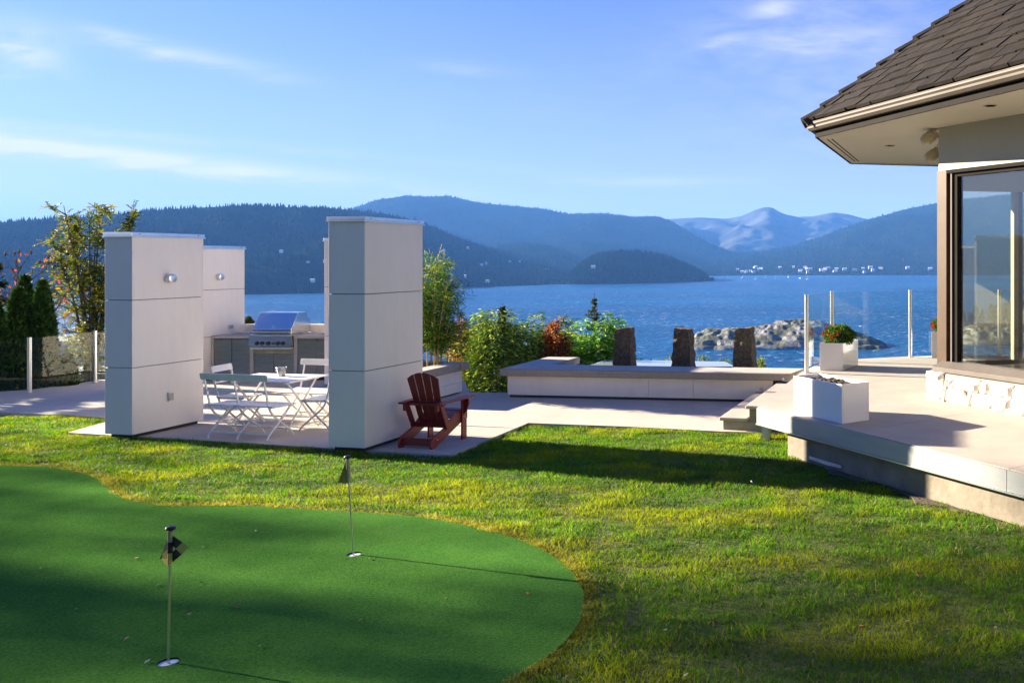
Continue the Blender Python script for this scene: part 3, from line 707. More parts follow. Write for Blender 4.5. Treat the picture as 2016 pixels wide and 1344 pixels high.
# ------------------------------------------------------------------ pillars
def pillar(corner, w, L, zs, label):
    t = thing('panelled_pillar', label, 'pillar', (corner.x, corner.y, 0), ROT_UV, 'panelled pillars round the dining corner')
    MB().box(-w + .05, -.05, .05, L - .05, 0, zs[0] + .03).build('plinth', M_CORE, t)
    MB().box(-w + .022, -.022, .022, L - .022, zs[0], zs[-1] - .02).build('core', M_JOINT, t)
    for i in range(len(zs) - 1):
        a, b = zs[i] + (.005 if i else 0), zs[i + 1] - .005
        MB().box(-w, 0, 0, .02, a, b).build('panel', M_CREAM, t, bevel=.002)
        MB().box(-.02, 0, .0205, L - .0205, a, b).build('panel', M_CREAM, t, bevel=.002)
        MB().box(-w, -w + .02, .0205, L - .0205, a, b).build('panel', M_CREAM, t, bevel=.002)
        MB().box(-w, 0, L - .02, L, a, b).build('panel', M_CREAM, t, bevel=.002)
    c = MB().box(-w - .018, .012, -.014, L + .014, zs[-1] - .045, zs[-1]).build('cap', M_ALU, t, bevel=.003)
    MB().box(-w - .026, .02, -.022, L + .022, zs[-1] - .062, zs[-1] - .047).build('drip_edge', M_ALU, c)
    for y in (.1, L - .1):
        MB().lathe([(.008, 0), (.008, .004), (0, .005)], 10, (.012, y, zs[-1] - .022), (1, 0, 0)).build('screw', M_CORE, c)
    return t
def face_solve(corner, px, along):
    """distance along a unit vector from corner until it shows in photo column px"""
    r = (px - CX) / F
    return (r * corner.y - corner.x) / (along.x - r * along.y)
def zat(y, Y): return H - (y - YH) * Y / F
cR = P(718, 882, .05); cL = P(260, 856, .05)
wR, LR = face_solve(cR, 647, -V), face_solve(cR, 832, U)
wL, LL = face_solve(cL, 206.5, -V), face_solve(cL, 400.5, U)
pilR = pillar(cR, wR, LR, [.05, zat(731, cR.y), zat(579, cR.y), zat(426, cR.y)], 'cream panelled pillar beside the red wooden armchair')
pilL = pillar(cL, wL, LL, [.05, zat(724.5, cL.y), zat(591, cL.y), zat(457, cL.y)], 'cream panelled pillar with a wall light, nearest the glass fence and the lawn')
KZ = P(500, 749).y
kA = Vector(((413 - CX) / F * KZ, KZ, 0))                # front left corner of the kitchen on the pillar face
sb = face_solve(kA, 481.5, U)
bL = kA + U * sb
pillar(bL - U * 1.2, .46, 1.2, [.04, zat(656, bL.y), zat(568, bL.y), zat(485, bL.y)], 'cream panelled pillar with a wall light at the end of the outdoor kitchen, by the grill')
bRl = Vector(((638.5 - CX) / F * (KZ - .75), KZ - .75, 0))
pillar(bRl + V * .48, .48, 1.2, [.04, zat(661.5, bRl.y), zat(565, bRl.y), zat(469, bRl.y)], 'cream panelled pillar almost hidden behind another, past the grill and sink')
# wall lights and switches on the pillars
def wall_light(p, r, L, label):
    t = thing('wall_light', label, 'wall light', p, ROT_UV)
    MB().lathe([(r, .001), (r, L), (r * .93, L + .003), (0, L + .003)], 24, (0, 0, 0), (1, 0, 0)).build('housing', M_ALU, t, smooth=True)
    MB().lathe([(r * 1.15, .0005), (r * 1.15, .006), (0, .006)], 24, (0, 0, 0), (1, 0, 0)).build('back_plate', M_ALU, t)
def on_face(c, px, row):
    d = face_solve(c, px, U); q = Vector((c.x, c.y, 0)) + U * d
    return Vector((q.x, q.y, zat(row, q.y)))
wall_light(on_face(cL, 331, 548), .062, .085, 'brushed round wall light on the pillar facing the lawn')
wall_light(on_face(bL, 430, 545), .062, .085, 'brushed round wall light on the pillar next to the grill')
def outlet(p, w, h, label):
    t = thing('outlet_box', label, 'outlet', p, ROT_UV)
    MB().box(.0008, .03, -w / 2, w / 2, -h / 2, h / 2).build('box', M_ALU, t, bevel=.004)
    MB().box(.0305, .034, -w * .4, w * .4, -h * .42, h * .42).build('cover', M_SLAB, t)
outlet(on_face(cL, 334, 780), .075, .125, 'grey weatherproof outlet box low on the pillar facing the lawn')
outlet(on_face(bL, 453, 643), .12, .08, 'grey weatherproof outlet box on the pillar above the kitchen counter')

# ------------------------------------------------------------------ concrete bench, fountain stones, pool
bz = .51
b0 = P(983, 726, bz); b1 = P(1560, 735.5, bz); bd = (b1 - b0).normalized(); bn = (P(1078, 702, bz) - b0); bln = bn.length; bn.normalize()
bt = thing('concrete_bench', 'long L-shaped bench with concrete coping and cream base panels', 'bench', (b0.x, b0.y, 0))
Lb = (b1 - b0).length
MB().poly([b0, b0 + bd * Lb, b0 + bd * (Lb + .13) + bn * .74, b0 + bd * .67 + bn * .74, b0 + bd * .67 + bn * bln, b0 + bn * bln], (0, 0, -.125)).build('coping', M_CONC, bt, world=True, bevel=.018)
MB().poly([q + Z * .0015 for q in (b0 + bd * .03 + bn * .03, b0 + bd * (Lb - .02) + bn * .03, b0 + bd * (Lb + .10) + bn * .71, b0 + bd * .64 + bn * .71, b0 + bd * .64 + bn * (bln - .03), b0 + bd * .03 + bn * (bln - .03))], (0, 0, .001)).build('smooth_top', M_SLAB, bt, world=True)
for a, b in ((.10, 2.66), (2.665, 3.45), (3.455, Lb - .35)):
    MB().obox(b0 + bd * a + bn * .10 + Z * (-bz + .045), bd * (b - a), bn * .02, Z * .34).build('panel', M_CREAM, bt, world=True, bevel=.002)
MB().obox(b0 + bd * .10 + bn * .1205 + Z * (-bz + .045), bn * (bln - .2), bd * .02, Z * .34).build('panel', M_CREAM, bt, world=True)
MB().obox(b0 + bd * .13 + bn * .13 + Z * -bz, bd * (Lb - .4), bn * .5, Z * .38).build('core', M_CORE, bt, world=True)
MB().obox(b0 + bd * .13 + bn * .64 + Z * -bz, bd * .5, bn * (bln - .7), Z * .38).build('core', M_CORE, bt, world=True)
for x, y in ((1542, 745), (1499, 765)):
    d = (x - 983) / (1560 - 983) * Lb * .99
    q = PZ(x, y, (b0 + bd * d).y + (0 if y < 750 else .1)) - bn * .012
    MB().lathe([(.022, 0), (.022, .01), (.013, .012), (.013, .006), (0, .006)], 16, q, -bn).build('step_light', M_POST, bt, world=True)
# reflecting pool behind the bench
pz = .40
pool = [P(1150, 722, pz), P(1192, 707.5, pz), P(1428, 711.5, pz), P(1447, 721, pz)]
pc = sum(pool, Vector()) / 4
pt = thing('reflecting_pool', 'shallow white rimmed fountain pool behind the concrete bench', 'pool', (pc.x, pc.y, 0))
MB().poly([pc + (q - pc) * 1.03 + Z * -.02 for q in pool], (0, 0, -1.3)).build('basin', M_WHITE, pt, world=True)
M_POOL = surf('still water', (.30, .36, .40), rough=.03, spec=1.0)
MB().poly([pc + (q - pc) * .995 for q in pool], (0, 0, -.015)).build('water_surface', M_POOL, pt, world=True)
# basalt fountain stones
def basalt(xc, top, wt, wb, seed, label):
    Y = (b0 + bd * 2.5).y + 1.15; c = PZ(xc, top, Y); ht = c.z - .33; px = Y / F; t = None
    m = bmesh.new(); n = 12; k = 4; rr = random.Random(seed)
    rings = []
    for i in range(n + 1):
        f = i / n; w = (wb + (wt - wb) * f) * px / 2; ring = []
        for q in range(4):
            for s in range(k):
                cx, cy = [(-1, -1), (1, -1), (1, 1), (-1, 1)][q]; nx, ny = [(-1, -1), (1, -1), (1, 1), (-1, 1)][(q + 1) % 4]
                u = s / k; x, y = (cx + (nx - cx) * u) * w, (cy + (ny - cy) * u) * w * .9
                j = .013 if 0 < i < n else .006
                ring.append(m.verts.new((x + rr.uniform(-j, j), y + rr.uniform(-j, j), f * ht + (rr.uniform(-.012, .012) if 0 < i else 0) + (.02 * (x / w) * (1 if seed % 2 else -1) if i == n else 0))))
        rings.append(ring)
    for i in range(n):
        for q in range(4 * k): m.faces.new((rings[i][q], rings[i][(q + 1) % (4 * k)], rings[i + 1][(q + 1) % (4 * k)], rings[i + 1][q]))
    m.faces.new(rings[-1]); m.faces.new(rings[0][::-1]); bmesh.ops.recalc_face_normals(m, faces=m.faces)
    me = bpy.data.meshes.new('basalt_stone'); m.to_mesh(me); m.free(); me.materials.append(M_BASALT)
    o = bpy.data.objects.new('basalt_stone', me); COL.objects.link(o); o.location = (c.x, c.y, .33); o.rotation_euler = (0, 0, ROT_UV + rr.uniform(-.05, .05))
    tag(o, label, 'stone', 'basalt stones in the fountain pool')
basalt(1230, 646, 30, 39, 1, 'tapered dark basalt stone standing in the pool next to the green shrub')
basalt(1346, 646, 30, 41, 2, 'tapered dark basalt stone in the pool, middle of the three')
basalt(1466, 645, 31, 43, 3, 'tapered dark basalt stone in front of the rocky islet, next to the deck')

# ------------------------------------------------------------------ house
zs_ = .9; C = P(1846, 727, zs_); C.z = 0
ZS = zat(251.6, C.y)
def WP(s, o, z): return Vector((C.x, C.y, z)) + D1 * s + N1 * o
E0, E1, EB, EC = P(1609, 270, 0), 0, 0, 0
def PS(x, y): return P(x, y, ZS)
E0, E1, EB, EC = PS(1609, 270), PS(2016, 173), PS(1677, 322), PS(1846, 326.5)
e1 = (E1 - E0).normalized(); e2 = (EB - E0).normalized(); e3 = (EC - EB).normalized()
house = thing('house', 'house corner with dark tiled roof, picture window and pale stone base', 'house', (C.x, C.y, 0))
def hb(mb, name, mat, **k): return mb.build(name, mat, house, world=True, **k)
E1x = E0 + e1 * 13; ECx = EB + e3 * 9
hb(MB().poly([E0, E1x, E1x + Vector((10, 3, 0)), ECx + Vector((2, -1, 0)), ECx, EB], (0, 0, .03)), 'soffit', M_SOFFIT)
def edge(a, b, out, name, o0, o1, z0, z1, mat, ext=.0, bevel=0):
    d = (b - a).normalized(); L = (b - a).length
    return hb(MB().obox(a - d * ext + out * o0 + Z * z0, d * (L + 2 * ext), out * (o1 - o0), Z * (z1 - z0)), name, mat, bevel=bevel)
m1 = Vector((-e1.y, e1.x, 0)); m1 = m1 if m1.x > 0 else -m1            # inward normals
m2 = Vector((e2.y, -e2.x, 0)); m2 = m2 if m2.x > 0 else -m2
m3 = Vector((e3.y, -e3.x, 0)); m3 = m3 if m3.y < 0 else -m3
for a, b, mm, ex in ((E0, E1x, m1, 0.0), (E0, EB, m2, 0.0), (EB, ECx, m3, .0)):
    edge(a, b, -mm, 'fascia_board', .002, .03, -.012, .20, M_FRAME)
def gutter(a, b, mm, L0=.0):
    d = (b - a).normalized(); pr = [(.032, .085), (.10, .085), (.135, .12), (.125, .15), (.145, .175), (.145, .20), (.13, .20), (.13, .18), (.045, .18), (.032, .19)]
    pts = [a - d * L0 - mm * u + Z * v for u, v in pr]
    hb(MB().poly(pts, (b - a) + d * L0), 'gutter', M_GUTTER)
    hb(MB().tube([a - d * L0 - mm * .142 + Z * .203, b - mm * .142 + Z * .203], .007, 8), 'gutter_lip', M_SILL)
gutter(E0, E1x, m1, .07); gutter(E0, EB, m2, .05); gutter(EB, ECx, m3, .03)
# soffit details: slot vents and recessed downlights
for k in (.10, .17):
    a = E0 + m2 * k + e2 * .25; hb(MB().obox(a + Z * -.004, e2 * ((EB - E0).length - .6), m2 * .018, Z * .004), 'vent_slot', M_FRAME)
    a = EB + m3 * k + e3 * .2; hb(MB().obox(a + Z * -.004, e3 * 2.4, m3 * .012, Z * .004), 'vent_slot', M_SIDING)
for x, y, r in ((1752, 287, .085), (1950, 208, .085)):
    q = PS(x, y); hb(MB().lathe([(r, -.006), (r, -.001), (r * .8, -.001), (r * .8, -.006)], 24, q), 'downlight_ring', M_SOFFIT)
    hb(MB().lathe([(r * .8, -.004), (r * .8, -.0035), (0, -.0035)], 24, q), 'downlight', M_CORE)
# roof: tiles laid in courses on the slope towards the lawn
tanp = .80; pitch = math.atan(tanp); cp, spn = math.cos(pitch), math.sin(pitch)
bis = (e1 + e2).normalized(); k_along = bis.dot(e1) / bis.dot(m1)
R0 = E0 - m1 * .09 - m2 * .05 + Z * .20
SL = m1 * cp + Z * spn; NR = -m1 * spn + Z * cp
def roof_under():
    up = 5.0; a = R0; b = R0 + e1 * 13; t = up / bis.dot(m1); top = R0 + bis * t + Z * up * tanp
    bb = b + m1 * up + Z * up * tanp
    q = R0 + e2 * (EB - E0).length; q2 = q + (e3 - e2 * .0) * 9
    hb(MB().poly([a, b, bb, top], NR * -.03), 'roof_deck', M_CORE)
    hb(MB().poly([a, q, q + (e2 * -1 + e3).normalized() * 4 + Z * 3.4 * tanp, top], (0, 0, -.03)), 'roof_deck', M_TILE)
    hb(MB().poly([q, q2, q2 + m3 * 4 + Z * 3.2, q + (e2 * -1 + e3).normalized() * 4 + Z * 3.4 * tanp], (0, 0, -.03)), 'roof_deck', M_TILE)
roof_under()
EXPO, TW = .285, .33
rt = random.Random(4)
for row in range(13):
    base = row * EXPO; d_h = base * cp
    a0 = d_h * k_along + .02; a = a0 - (TW * rt.random()); amax = 5.2
    while a < amax:
        w = TW * rt.choice((.78, 1, 1, 1.12)); s, e = max(a, a0), a + w - .006
        if e - s > .03:
            jz = rt.uniform(0, .018); jt = rt.uniform(-.018, .012)
            # left edge follows the hip, so a trimmed tile is a slanted quad
            lo_s = s; hi_s = max(s, (d_h + EXPO * cp * 1.25) * k_along + .02)
            base_p = R0 + SL * (base + jt) + NR * (.030 + jz)
            if hi_s < e - .01:
                pts = [base_p + e1 * lo_s, base_p + e1 * e, base_p + e1 * e + SL * (EXPO * 1.25 - jt) - NR * .024, base_p + e1 * hi_s + SL * (EXPO * 1.25 - jt) - NR * .024]
            else:
                fr = max(.15, (e - lo_s) / max(hi_s - lo_s, 1e-3))
                pts = [base_p + e1 * lo_s, base_p + e1 * e, base_p + e1 * e + SL * (EXPO * 1.25 * fr) - NR * .024 * fr]
            hb(MB().poly(pts, NR * .045), 'roof_tile', M_TILE if rt.random() < .6 else M_TILEB)
        a += w
HIPD = (bis + Z * bis.dot(m1) * tanp).normalized(); hn = (NR + (-m2 * spn + Z * cp)).normalized(); hside = HIPD.cross(hn).normalized()
for k in range(16):
    q = R0 + HIPD * (k * .36 - .06) + hn * .055
    prof = [(-.15, -.10), (-.085, .01), (0, .055), (.085, .01), (.15, -.10), (.12, -.11), (0, .015), (-.12, -.11)]
    hb(MB().poly([q + hside * u + hn * (v + .025) for u, v in prof], HIPD * .42 - hn * .05), 'hip_cap', M_TILE)
# wall of the window front
hb(MB().obox(WP(0, -.02, 3.66 + (ZS - 4.26)), D1 * 12, N1 * -.22, Z * (ZS - .002 - 3.66 - (ZS - 4.26))), 'header_wall', M_SIDING)
ZH = 3.66 + (ZS - 4.26) - .002
hb(MB().obox(WP(-.01, 0.0, .9), D1 * .17, N1 * -.2, Z * (ZH - .9)), 'corner_post', M_BROWN)
hb(MB().obox(WP(.162, -.06, .93), D1 * .07, N1 * -.14, Z * (ZH - .93)), 'frame_gap', M_CORE)
hb(MB().obox(WP(.2335, -.005, .99), D1 * .022, N1 * -.15, Z * (ZH - .99)), 'window_jamb', M_SILL)
hb(MB().obox(WP(.257, -.03, 1.03), D1 * .075, N1 * -.12, Z * (ZH - 1.03)), 'window_jamb', M_FRAME)
hb(MB().obox(WP(.17, .012, ZH - .05), D1 * 9, N1 * -.16, Z * .048), 'window_head', M_FRAME)
hb(MB().obox(WP(.334, -.03, ZH - .10), D1 * 8.6, N1 * -.10, Z * .049), 'window_head', M_FRAME)
hb(MB().poly([WP(.08, .20, .905), WP(.08, .20, .965), WP(.08, .185, .97), WP(.08, 0, 1.028), WP(.08, -.16, 1.03), WP(.08, -.16, .905)], D1 * 9), 'window_sill', M_SILL, bevel=.004)
hb(MB().obox(WP(.333, -.075, 1.032), D1 * 3.4, N1 * -.012, Z * (ZH - .102 - 1.032)), 'window_pane', M_WGLASS)
hb(MB().obox(WP(3.74, -.03, 1.032), D1 * .10, N1 * -.12, Z * (ZH - .102 - 1.032)), 'window_mullion', M_FRAME)
hb(MB().obox(WP(3.842, -.02, 1.032), D1 * 4.15, N1 * -.15, Z * (ZH - .102 - 1.032)), 'bounce_wall', M_HOUSEW)  # blank white wall out of view, added to bounce sunlight onto the pillars
# stone base, block by block
S0 = P(1823, 785, ZD); so = (S0 - C).xy.dot(N1.xy); ss = (S0 - C).xy.dot(D1.xy)
hb(MB().obox(WP(ss + .03, so - .05, ZD), D1 * 9, N1 * -(so + .18), Z * (.895 - ZD)), 'mortar_bed', M_MORTAR)
rs = random.Random(9)
def stone(s0, s1, z0, z1, depth=.0, cutl=0, cutr=0):
    nx, nz = max(4, int((s1 - s0) / .05)), max(4, int((z1 - z0) / .05)); bm = bmesh.new(); g = []
    for j in range(nz + 1):
        r = []
        for i in range(nx + 1):
            u, w = i / nx, j / nz; edge_ = min(u, 1 - u) * nx, min(w, 1 - w) * nz; k = min(1, min(edge_) / 1.2)
            s = s0 + (s1 - s0) * u + cutl * (1 - u) * (w - .5) + cutr * u * (w - .5)
            r.append(bm.verts.new(WP(s + rs.uniform(-.006, .006), so - .02 + depth + .035 * k + rs.uniform(-.011, .011), z0 + (z1 - z0) * w + rs.uniform(-.005, .005))))
        g.append(r)
    for j in range(nz):
        for i in range(nx): bm.faces.new((g[j][i], g[j][i + 1], g[j + 1][i + 1], g[j + 1][i]))
    ring = g[0] + [r[-1] for r in g[1:]] + g[-1][:-1][::-1] + [r[0] for r in g[1:-1]][::-1]
    bk = [bm.verts.new(Vector(v.co) - N1 * .12) for v in ring]
    for i in range(len(ring)): bm.faces.new((ring[i], bk[i], bk[(i + 1) % len(ring)], ring[(i + 1) % len(ring)]))
    bmesh.ops.recalc_face_normals(bm, faces=bm.faces)
    me = bpy.data.meshes.new('stone'); bm.to_mesh(me); bm.free(); me.materials.append(M_STONEW)
    o = bpy.data.objects.new('stone', me); COL.objects.link(o); adopt(o, house, True)
zt, zm = .90, .71
stone(ss, ss + .30, ZD + .003, zt + .004, .01, 0, -.02); stone(ss + .31, ss + .37, ZD + .003, zt - .02, -.02, .03, 0)
for a, b, cl, cr in ((.375, .51, 0, .03), (.515, .92, .03, .05), (.93, 1.08, .05, -.02), (1.085, 1.45, -.02, .03), (1.46, 1.85, .03, 0), (1.86, 2.3, 0, .04), (2.31, 2.6, .04, 0), (2.61, 3.1, 0, 0)):
    stone(ss + a, ss + b, zm + .005, zt - .012 - .012 * rs.random(), rs.uniform(-.012, .01), cl, cr)
for a, b, cl, cr in ((.375, .70, 0, -.10), (.71, .80, .06, .03), (.81, 1.42, .03, .02), (1.43, 2.05, .02, 0), (2.06, 2.5, 0, .03), (2.51, 3.1, .03, 0)):
    stone(ss + a, ss + b, ZD + .003, zm - .003, rs.uniform(-.006, .012), cl, cr)
# inside and the far glazed sides of the room
q2 = C + e2 * 3.5; q3 = q2 + e3 * 5.5
def glazed(a, b, inward, n, nm):
    d = (b - a).normalized(); L = (b - a).length
    hb(MB().obox(a + Z * ZH + inward * .02, d * L, inward * .18, Z * (ZS - ZH - .003)), 'header_wall', M_INT)
    hb(MB().obox(a + Z * ZD + inward * .02, d * L, inward * .12, Z * .09), 'window_sill', M_FRAME)
    for k in nm:
        hb(MB().obox(a + d * (k - .06) + Z * (ZD + .092) + inward * .02, d * .09, inward * .12, Z * (ZH - ZD - .095)), 'window_mullion', M_SIDING)
        hb(MB().obox(a + d * (k + .031) + Z * (ZD + .092) + inward * .02, d * .09, inward * .10, Z * (ZH - ZD - .095)), 'window_mullion', M_FRAME)
    for k0, k1 in zip(nm[:-1], nm[1:]):
        hb(MB().obox(a + d * (k0 + .13) + Z * (ZD + .092) + inward * .06, d * (k1 - k0 - .2), inward * .01, Z * (ZH - ZD - .095)), 'window_pane', M_WGLASS)
rr_ = (1995 - CX) / F; tm = (rr_ * q2.y - q2.x) / (e3.x - rr_ * e3.y)
glazed(C + e2 * .25, q2, m2, 2, [.0, 1.6, 3.15])
glazed(q2, q3, m3, 2, [.0, tm, tm + 1.9, 5.4])
fin = [WP(.4, -.25, 0).xy, WP(8, -.25, 0).xy, WP(8, -6.5, 0).xy, (q3 + m3 * .2).xy, (q2 + m3 * .2 + m2 * .2).xy, (C + m2 * .25 + e2 * .3).xy]
hb(MB().prism(fin, ZD + .003, ZD + .035), 'interior_floor', M_FLOORI)
hb(MB().obox(WP(7.95, -.25, ZD), N1 * -7.0, D1 * .15, Z * (ZS - ZD - .01)), 'inner_wall', M_INT)
hb(MB().poly([WP(8.1, -7.2, ZD), q3 + m3 * .2 + Z * ZD, q3 + m3 * .35 + Z * ZD, WP(8.2, -7.3, ZD)], (0, 0, ZS - ZD - .01)), 'inner_wall', M_INT)
hb(MB().obox(WP(8.0, -.02, ZD), D1 * 4.2, N1 * -.2, Z * (3.6 - ZD)), 'bounce_wall', M_HOUSEW)  # unseen further run of white wall, added as a sunlit reflector
hb(MB().obox(WP(3.1 + ss, so - .02, ZD), D1 * 6, N1 * -.1, Z * (.89 - ZD)), 'stone_plinth', M_STONEW)
# two loudspeakers under the soffit
def speaker(px, py, dy, sc, label):
    q = PZ(px, py, dy); t = thing('outdoor_speaker', label, 'speaker', q, math.atan2(-.8, .6) * .55, 'outdoor speakers under the eaves')
    prof = [(0, -.13), (.05, -.125), (.085, -.06), (.088, .03), (.07, .09), (.035, .115), (0, .12)]
    b = MB().lathe([(r * sc, h * sc) for r, h in prof], 20, (0, 0, 0), (-.75, -.2, -.62)).build('cabinet', M_BEIGE, t, smooth=True)
    MB().lathe([(.072 * sc, -.14 * sc), (.072 * sc, -.10 * sc), (0, -.10 * sc)], 20, (0, 0, 0), (-.75, -.2, -.62)).build('grille', M_BEIGE, b)
    MB().tube([(.0, 0, .0), (.08 * sc, .03, .02), (.17 * sc, .06, .02)], .022 * sc, 8).build('bracket', M_BEIGE, t)
    MB().lathe([(.034 * sc, -.10 * sc), (.034 * sc, .10 * sc), (0, .1 * sc)], 14, (.03, 0, .01), (.25, -.95, 0)).build('pivot', M_BEIGE, t, smooth=True)
    MB().tube([(.12, .03, .03), (.10, .0, .10), (.09, .0, .16), (.13, .02, .19)], .004, 6).build('cable', M_CABLE, t)
speaker(1828, 272, C.y + .15, 1.0, 'beige outdoor speaker under the eave, on the near side of the corner')
speaker(1834, 307, C.y + .95, 1.0, 'beige outdoor speaker under the eave, half hidden behind the corner post')
# ------------------------------------------------------------------ outdoor kitchen and grill
kx = lambda px: (px - CX) / F * KZ                       # photo column -> X on the kitchen front
kz = lambda py: zat(py, KZ)
ZK = kz(661)
kit = thing('outdoor_kitchen', 'stained concrete outdoor kitchen counter with steel cupboard doors', 'counter', (kx(500), KZ, 0))
def kb(mb, name, mat, **k): return mb.build(name, mat, kit, world=True, **k)
KD = .84; xl, xr = kx(413) + .03, kx(655)
kb(MB().box(xl, kx(492), KZ, KZ + KD, ZK - .055, ZK), 'countertop', M_SLAB, bevel=.004)
kb(MB().box(kx(578), xr, KZ, KZ + KD, ZK - .055, ZK), 'countertop', M_SLAB, bevel=.004)
kb(MB().box(xl, xr, KZ + KD - .1, KZ + KD + .02, ZK - .4, kz(638) - .06), 'upstand', M_CREAM, bevel=.004)
for a, b in ((413, 419.5), (491.5, 498.5), (578, 584.5)):
    kb(MB().box(max(kx(a), xl), kx(b), KZ + .005, KZ + KD - .12, 0, ZK - .057), 'pier', M_SLAB)
kb(MB().box(kx(499), kx(577.5), KZ + .006, KZ + .1, kz(696), kz(686.5)), 'lintel', M_STEPC)
kb(MB().box(xl, xr, KZ + .06, KZ + KD - .12, 0, .10), 'toe_kick', M_CORE)
kb(MB().box(kx(420), kx(577), KZ + .3, KZ + KD - .13, .1, ZK - .06), 'carcass', M_CORE)
for a, b, t0 in ((420.5, 454.5, 668), (455.5, 491, 668), (499.5, 537, 696.5), (538, 577, 696.5), (585.5, 621.5, 669), (622.5, 654, 669)):
    d = kb(MB().box(kx(a), kx(b), KZ + .02, KZ + .045, .115, kz(t0)), 'cupboard_door', M_STEELD, bevel=.003)
kb(MB().box(kx(612), kx(650), KZ + .16, KZ + .62, ZK + .001, ZK + .012), 'sink_rim', M_STEEL)
kb(MB().box(kx(615), kx(647), KZ + .20, KZ + .58, ZK + .0125, ZK + .0135), 'sink_bowl', M_CORE)
tp = thing('sink_tap', 'tall slim chrome tap over the outdoor kitchen sink beside the grill', 'tap', (kx(640) + .02, KZ + .66, ZK))
MB().lathe([(.03, .001), (.03, .02), (.015, .03), (.013, .42), (0, .42)], 14).build('column', M_STEEL, tp, smooth=True)
MB().tube([(0, 0, .42), (0, -.03, .46), (0, -.10, .47), (0, -.15, .43), (0, -.155, .38)], .012, 10).build('spout', M_STEEL, tp, smooth=True)
sb_ = thing('gas_valve_box', 'small beige cylinder box at the back of the kitchen counter near the pillar', 'box', (kx(637) - .02, KZ + .45, ZK + .013))
MB().box(-.07, .12, -.06, .06, 0, .13).build('case', M_BEIGE, sb_, bevel=.02)
MB().lathe([(.04, 0), (.04, .012), (0, .014)], 16, (0, -.06, .065), (0, -1, 0)).build('dial', M_ALU, sb_)
# grill
gr = thing('barbecue_grill', 'built-in stainless steel barbecue grill with closed hood', 'barbecue', (kx(535), KZ - .03, ZK - .3))
def gb(mb, name, mat, par=None, **k): return mb.build(name, mat, par or gr, world=True, **k)
gx0, gx1 = kx(493.5), kx(577)
gb(MB().box(gx0, gx1, KZ - .05, KZ + KD - .16, ZK - .2, ZK + .03), 'firebox', M_STEEL)
cpnl = gb(MB().poly([(gx0, KZ - .075, kz(681)), (gx0, KZ - .055, ZK + .005), (gx0, KZ - .0505, ZK + .005), (gx0, KZ - .0505, kz(681))], (gx1 - gx0, 0, 0)), 'control_panel', M_STEELD, bevel=.002)
gb(MB().box(gx0 - .01, gx1 + .01, KZ - .09, KZ - .05, ZK + .006, ZK + .03), 'front_rail', M_STEEL, bevel=.006)
gb(MB().box(gx0 + .02, gx1 + .02, KZ - .065, KZ + .05, kz(687), kz(682.3)), 'drip_tray', M_STEEL, bevel=.004)
for x in (510.5, 520.5, 533, 551.5, 561):
    k_ = gb(MB().lathe([(.041, 0), (.041, .012), (.030, .014), (.028, .045), (.022, .05), (0, .05)], 20, (kx(x), KZ - .066, kz(675)), (0, -1, .12)), 'knob', M_BLACK, cpnl, smooth=True)
    gb(MB().lathe([(.045, -.003), (.045, .006), (.034, .008), (.034, 0)], 20, (kx(x), KZ - .067, kz(675)), (0, -1, .12)), 'knob_bezel', M_STEEL, cpnl)
gb(MB().box(kx(540), kx(545.5), KZ - .074, KZ - .066, kz(677), kz(673.8)), 'badge', M_BLACK, cpnl)
hx0, hx1 = kx(500.5), kx(576)
HY = KZ - .045
hp = [(HY, ZK + .035), (HY, kz(647.5)), (HY + .22, kz(619.5) + .03), (HY + .55, kz(619.5) + .035), (HY + .56, kz(619.5) - .06), (HY + .66, kz(619.5) - .11), (HY + .70, ZK + .10), (HY + .70, ZK + .035)]
hood = gb(MB().poly([(hx0, y, z) for y, z in hp], (hx1 - hx0, 0, 0)), 'hood', M_STEEL, bevel=.006)
gb(MB().box(hx0 + .01, hx1 - .01, HY - .004, HY - .001, ZK + .04, kz(648)), 'hood_band', M_STEELD, hood)
gb(MB().tube([(hx0 - .03, HY - .06, ZK + .085), (hx1 + .0, HY - .06, ZK + .085)], .014, 12), 'handle', M_STEEL, hood, smooth=True)
for x in (hx0 + .05, hx1 - .07):
    gb(MB().box(x - .012, x + .012, HY - .06, HY - .004, ZK + .07, ZK + .10), 'handle_bracket', M_STEEL, hood)
gq = Vector((kx(540), HY + .04, kz(643)))
gb(MB().lathe([(.032, 0), (.032, .010), (.026, .013), (0, .013)], 20, gq, (0, -1, .75)), 'thermometer', M_STEEL, hood)
gb(MB().tube([(hx1 + .04, KZ + .42, ZK + .03), (hx1 + .10, KZ + .42, ZK + .035), (hx1 + .15, KZ + .40, ZK + .03)], .016, 8), 'rotisserie_mount', M_STEEL)

# ------------------------------------------------------------------ folding white furniture
def arc(pts, n=6):
    """smooth path through points (Catmull-Rom)"""
    pts = [Vector(p) for p in pts]; out = []
    for i in range(len(pts) - 1):
        p0, p1_, p2_, p3_ = pts[max(i - 1, 0)], pts[i], pts[i + 1], pts[min(i + 2, len(pts) - 1)]
        for s in range(n):
            t = s / n; out.append(.5 * (2 * p1_ + (p2_ - p0) * t + (2 * p0 - 5 * p1_ + 4 * p2_ - p3_) * t * t + (3 * p1_ - p0 - 3 * p2_ + p3_) * t ** 3))
    return out + [pts[-1]]
def seat_row(t, w, name='seat_slat'):
    ys = np.linspace(-.165, .20, 8)
    for i, y in enumerate(ys):
        z = .452 - .012 * math.sin((y + .165) / .365 * math.pi) + (-.012 if i == 7 else 0)
        MB().box(-w / 2, w / 2, y - .0235, y + .0235, z - .009, z + .009).build(name, M_WHITE, t, bevel=.004)
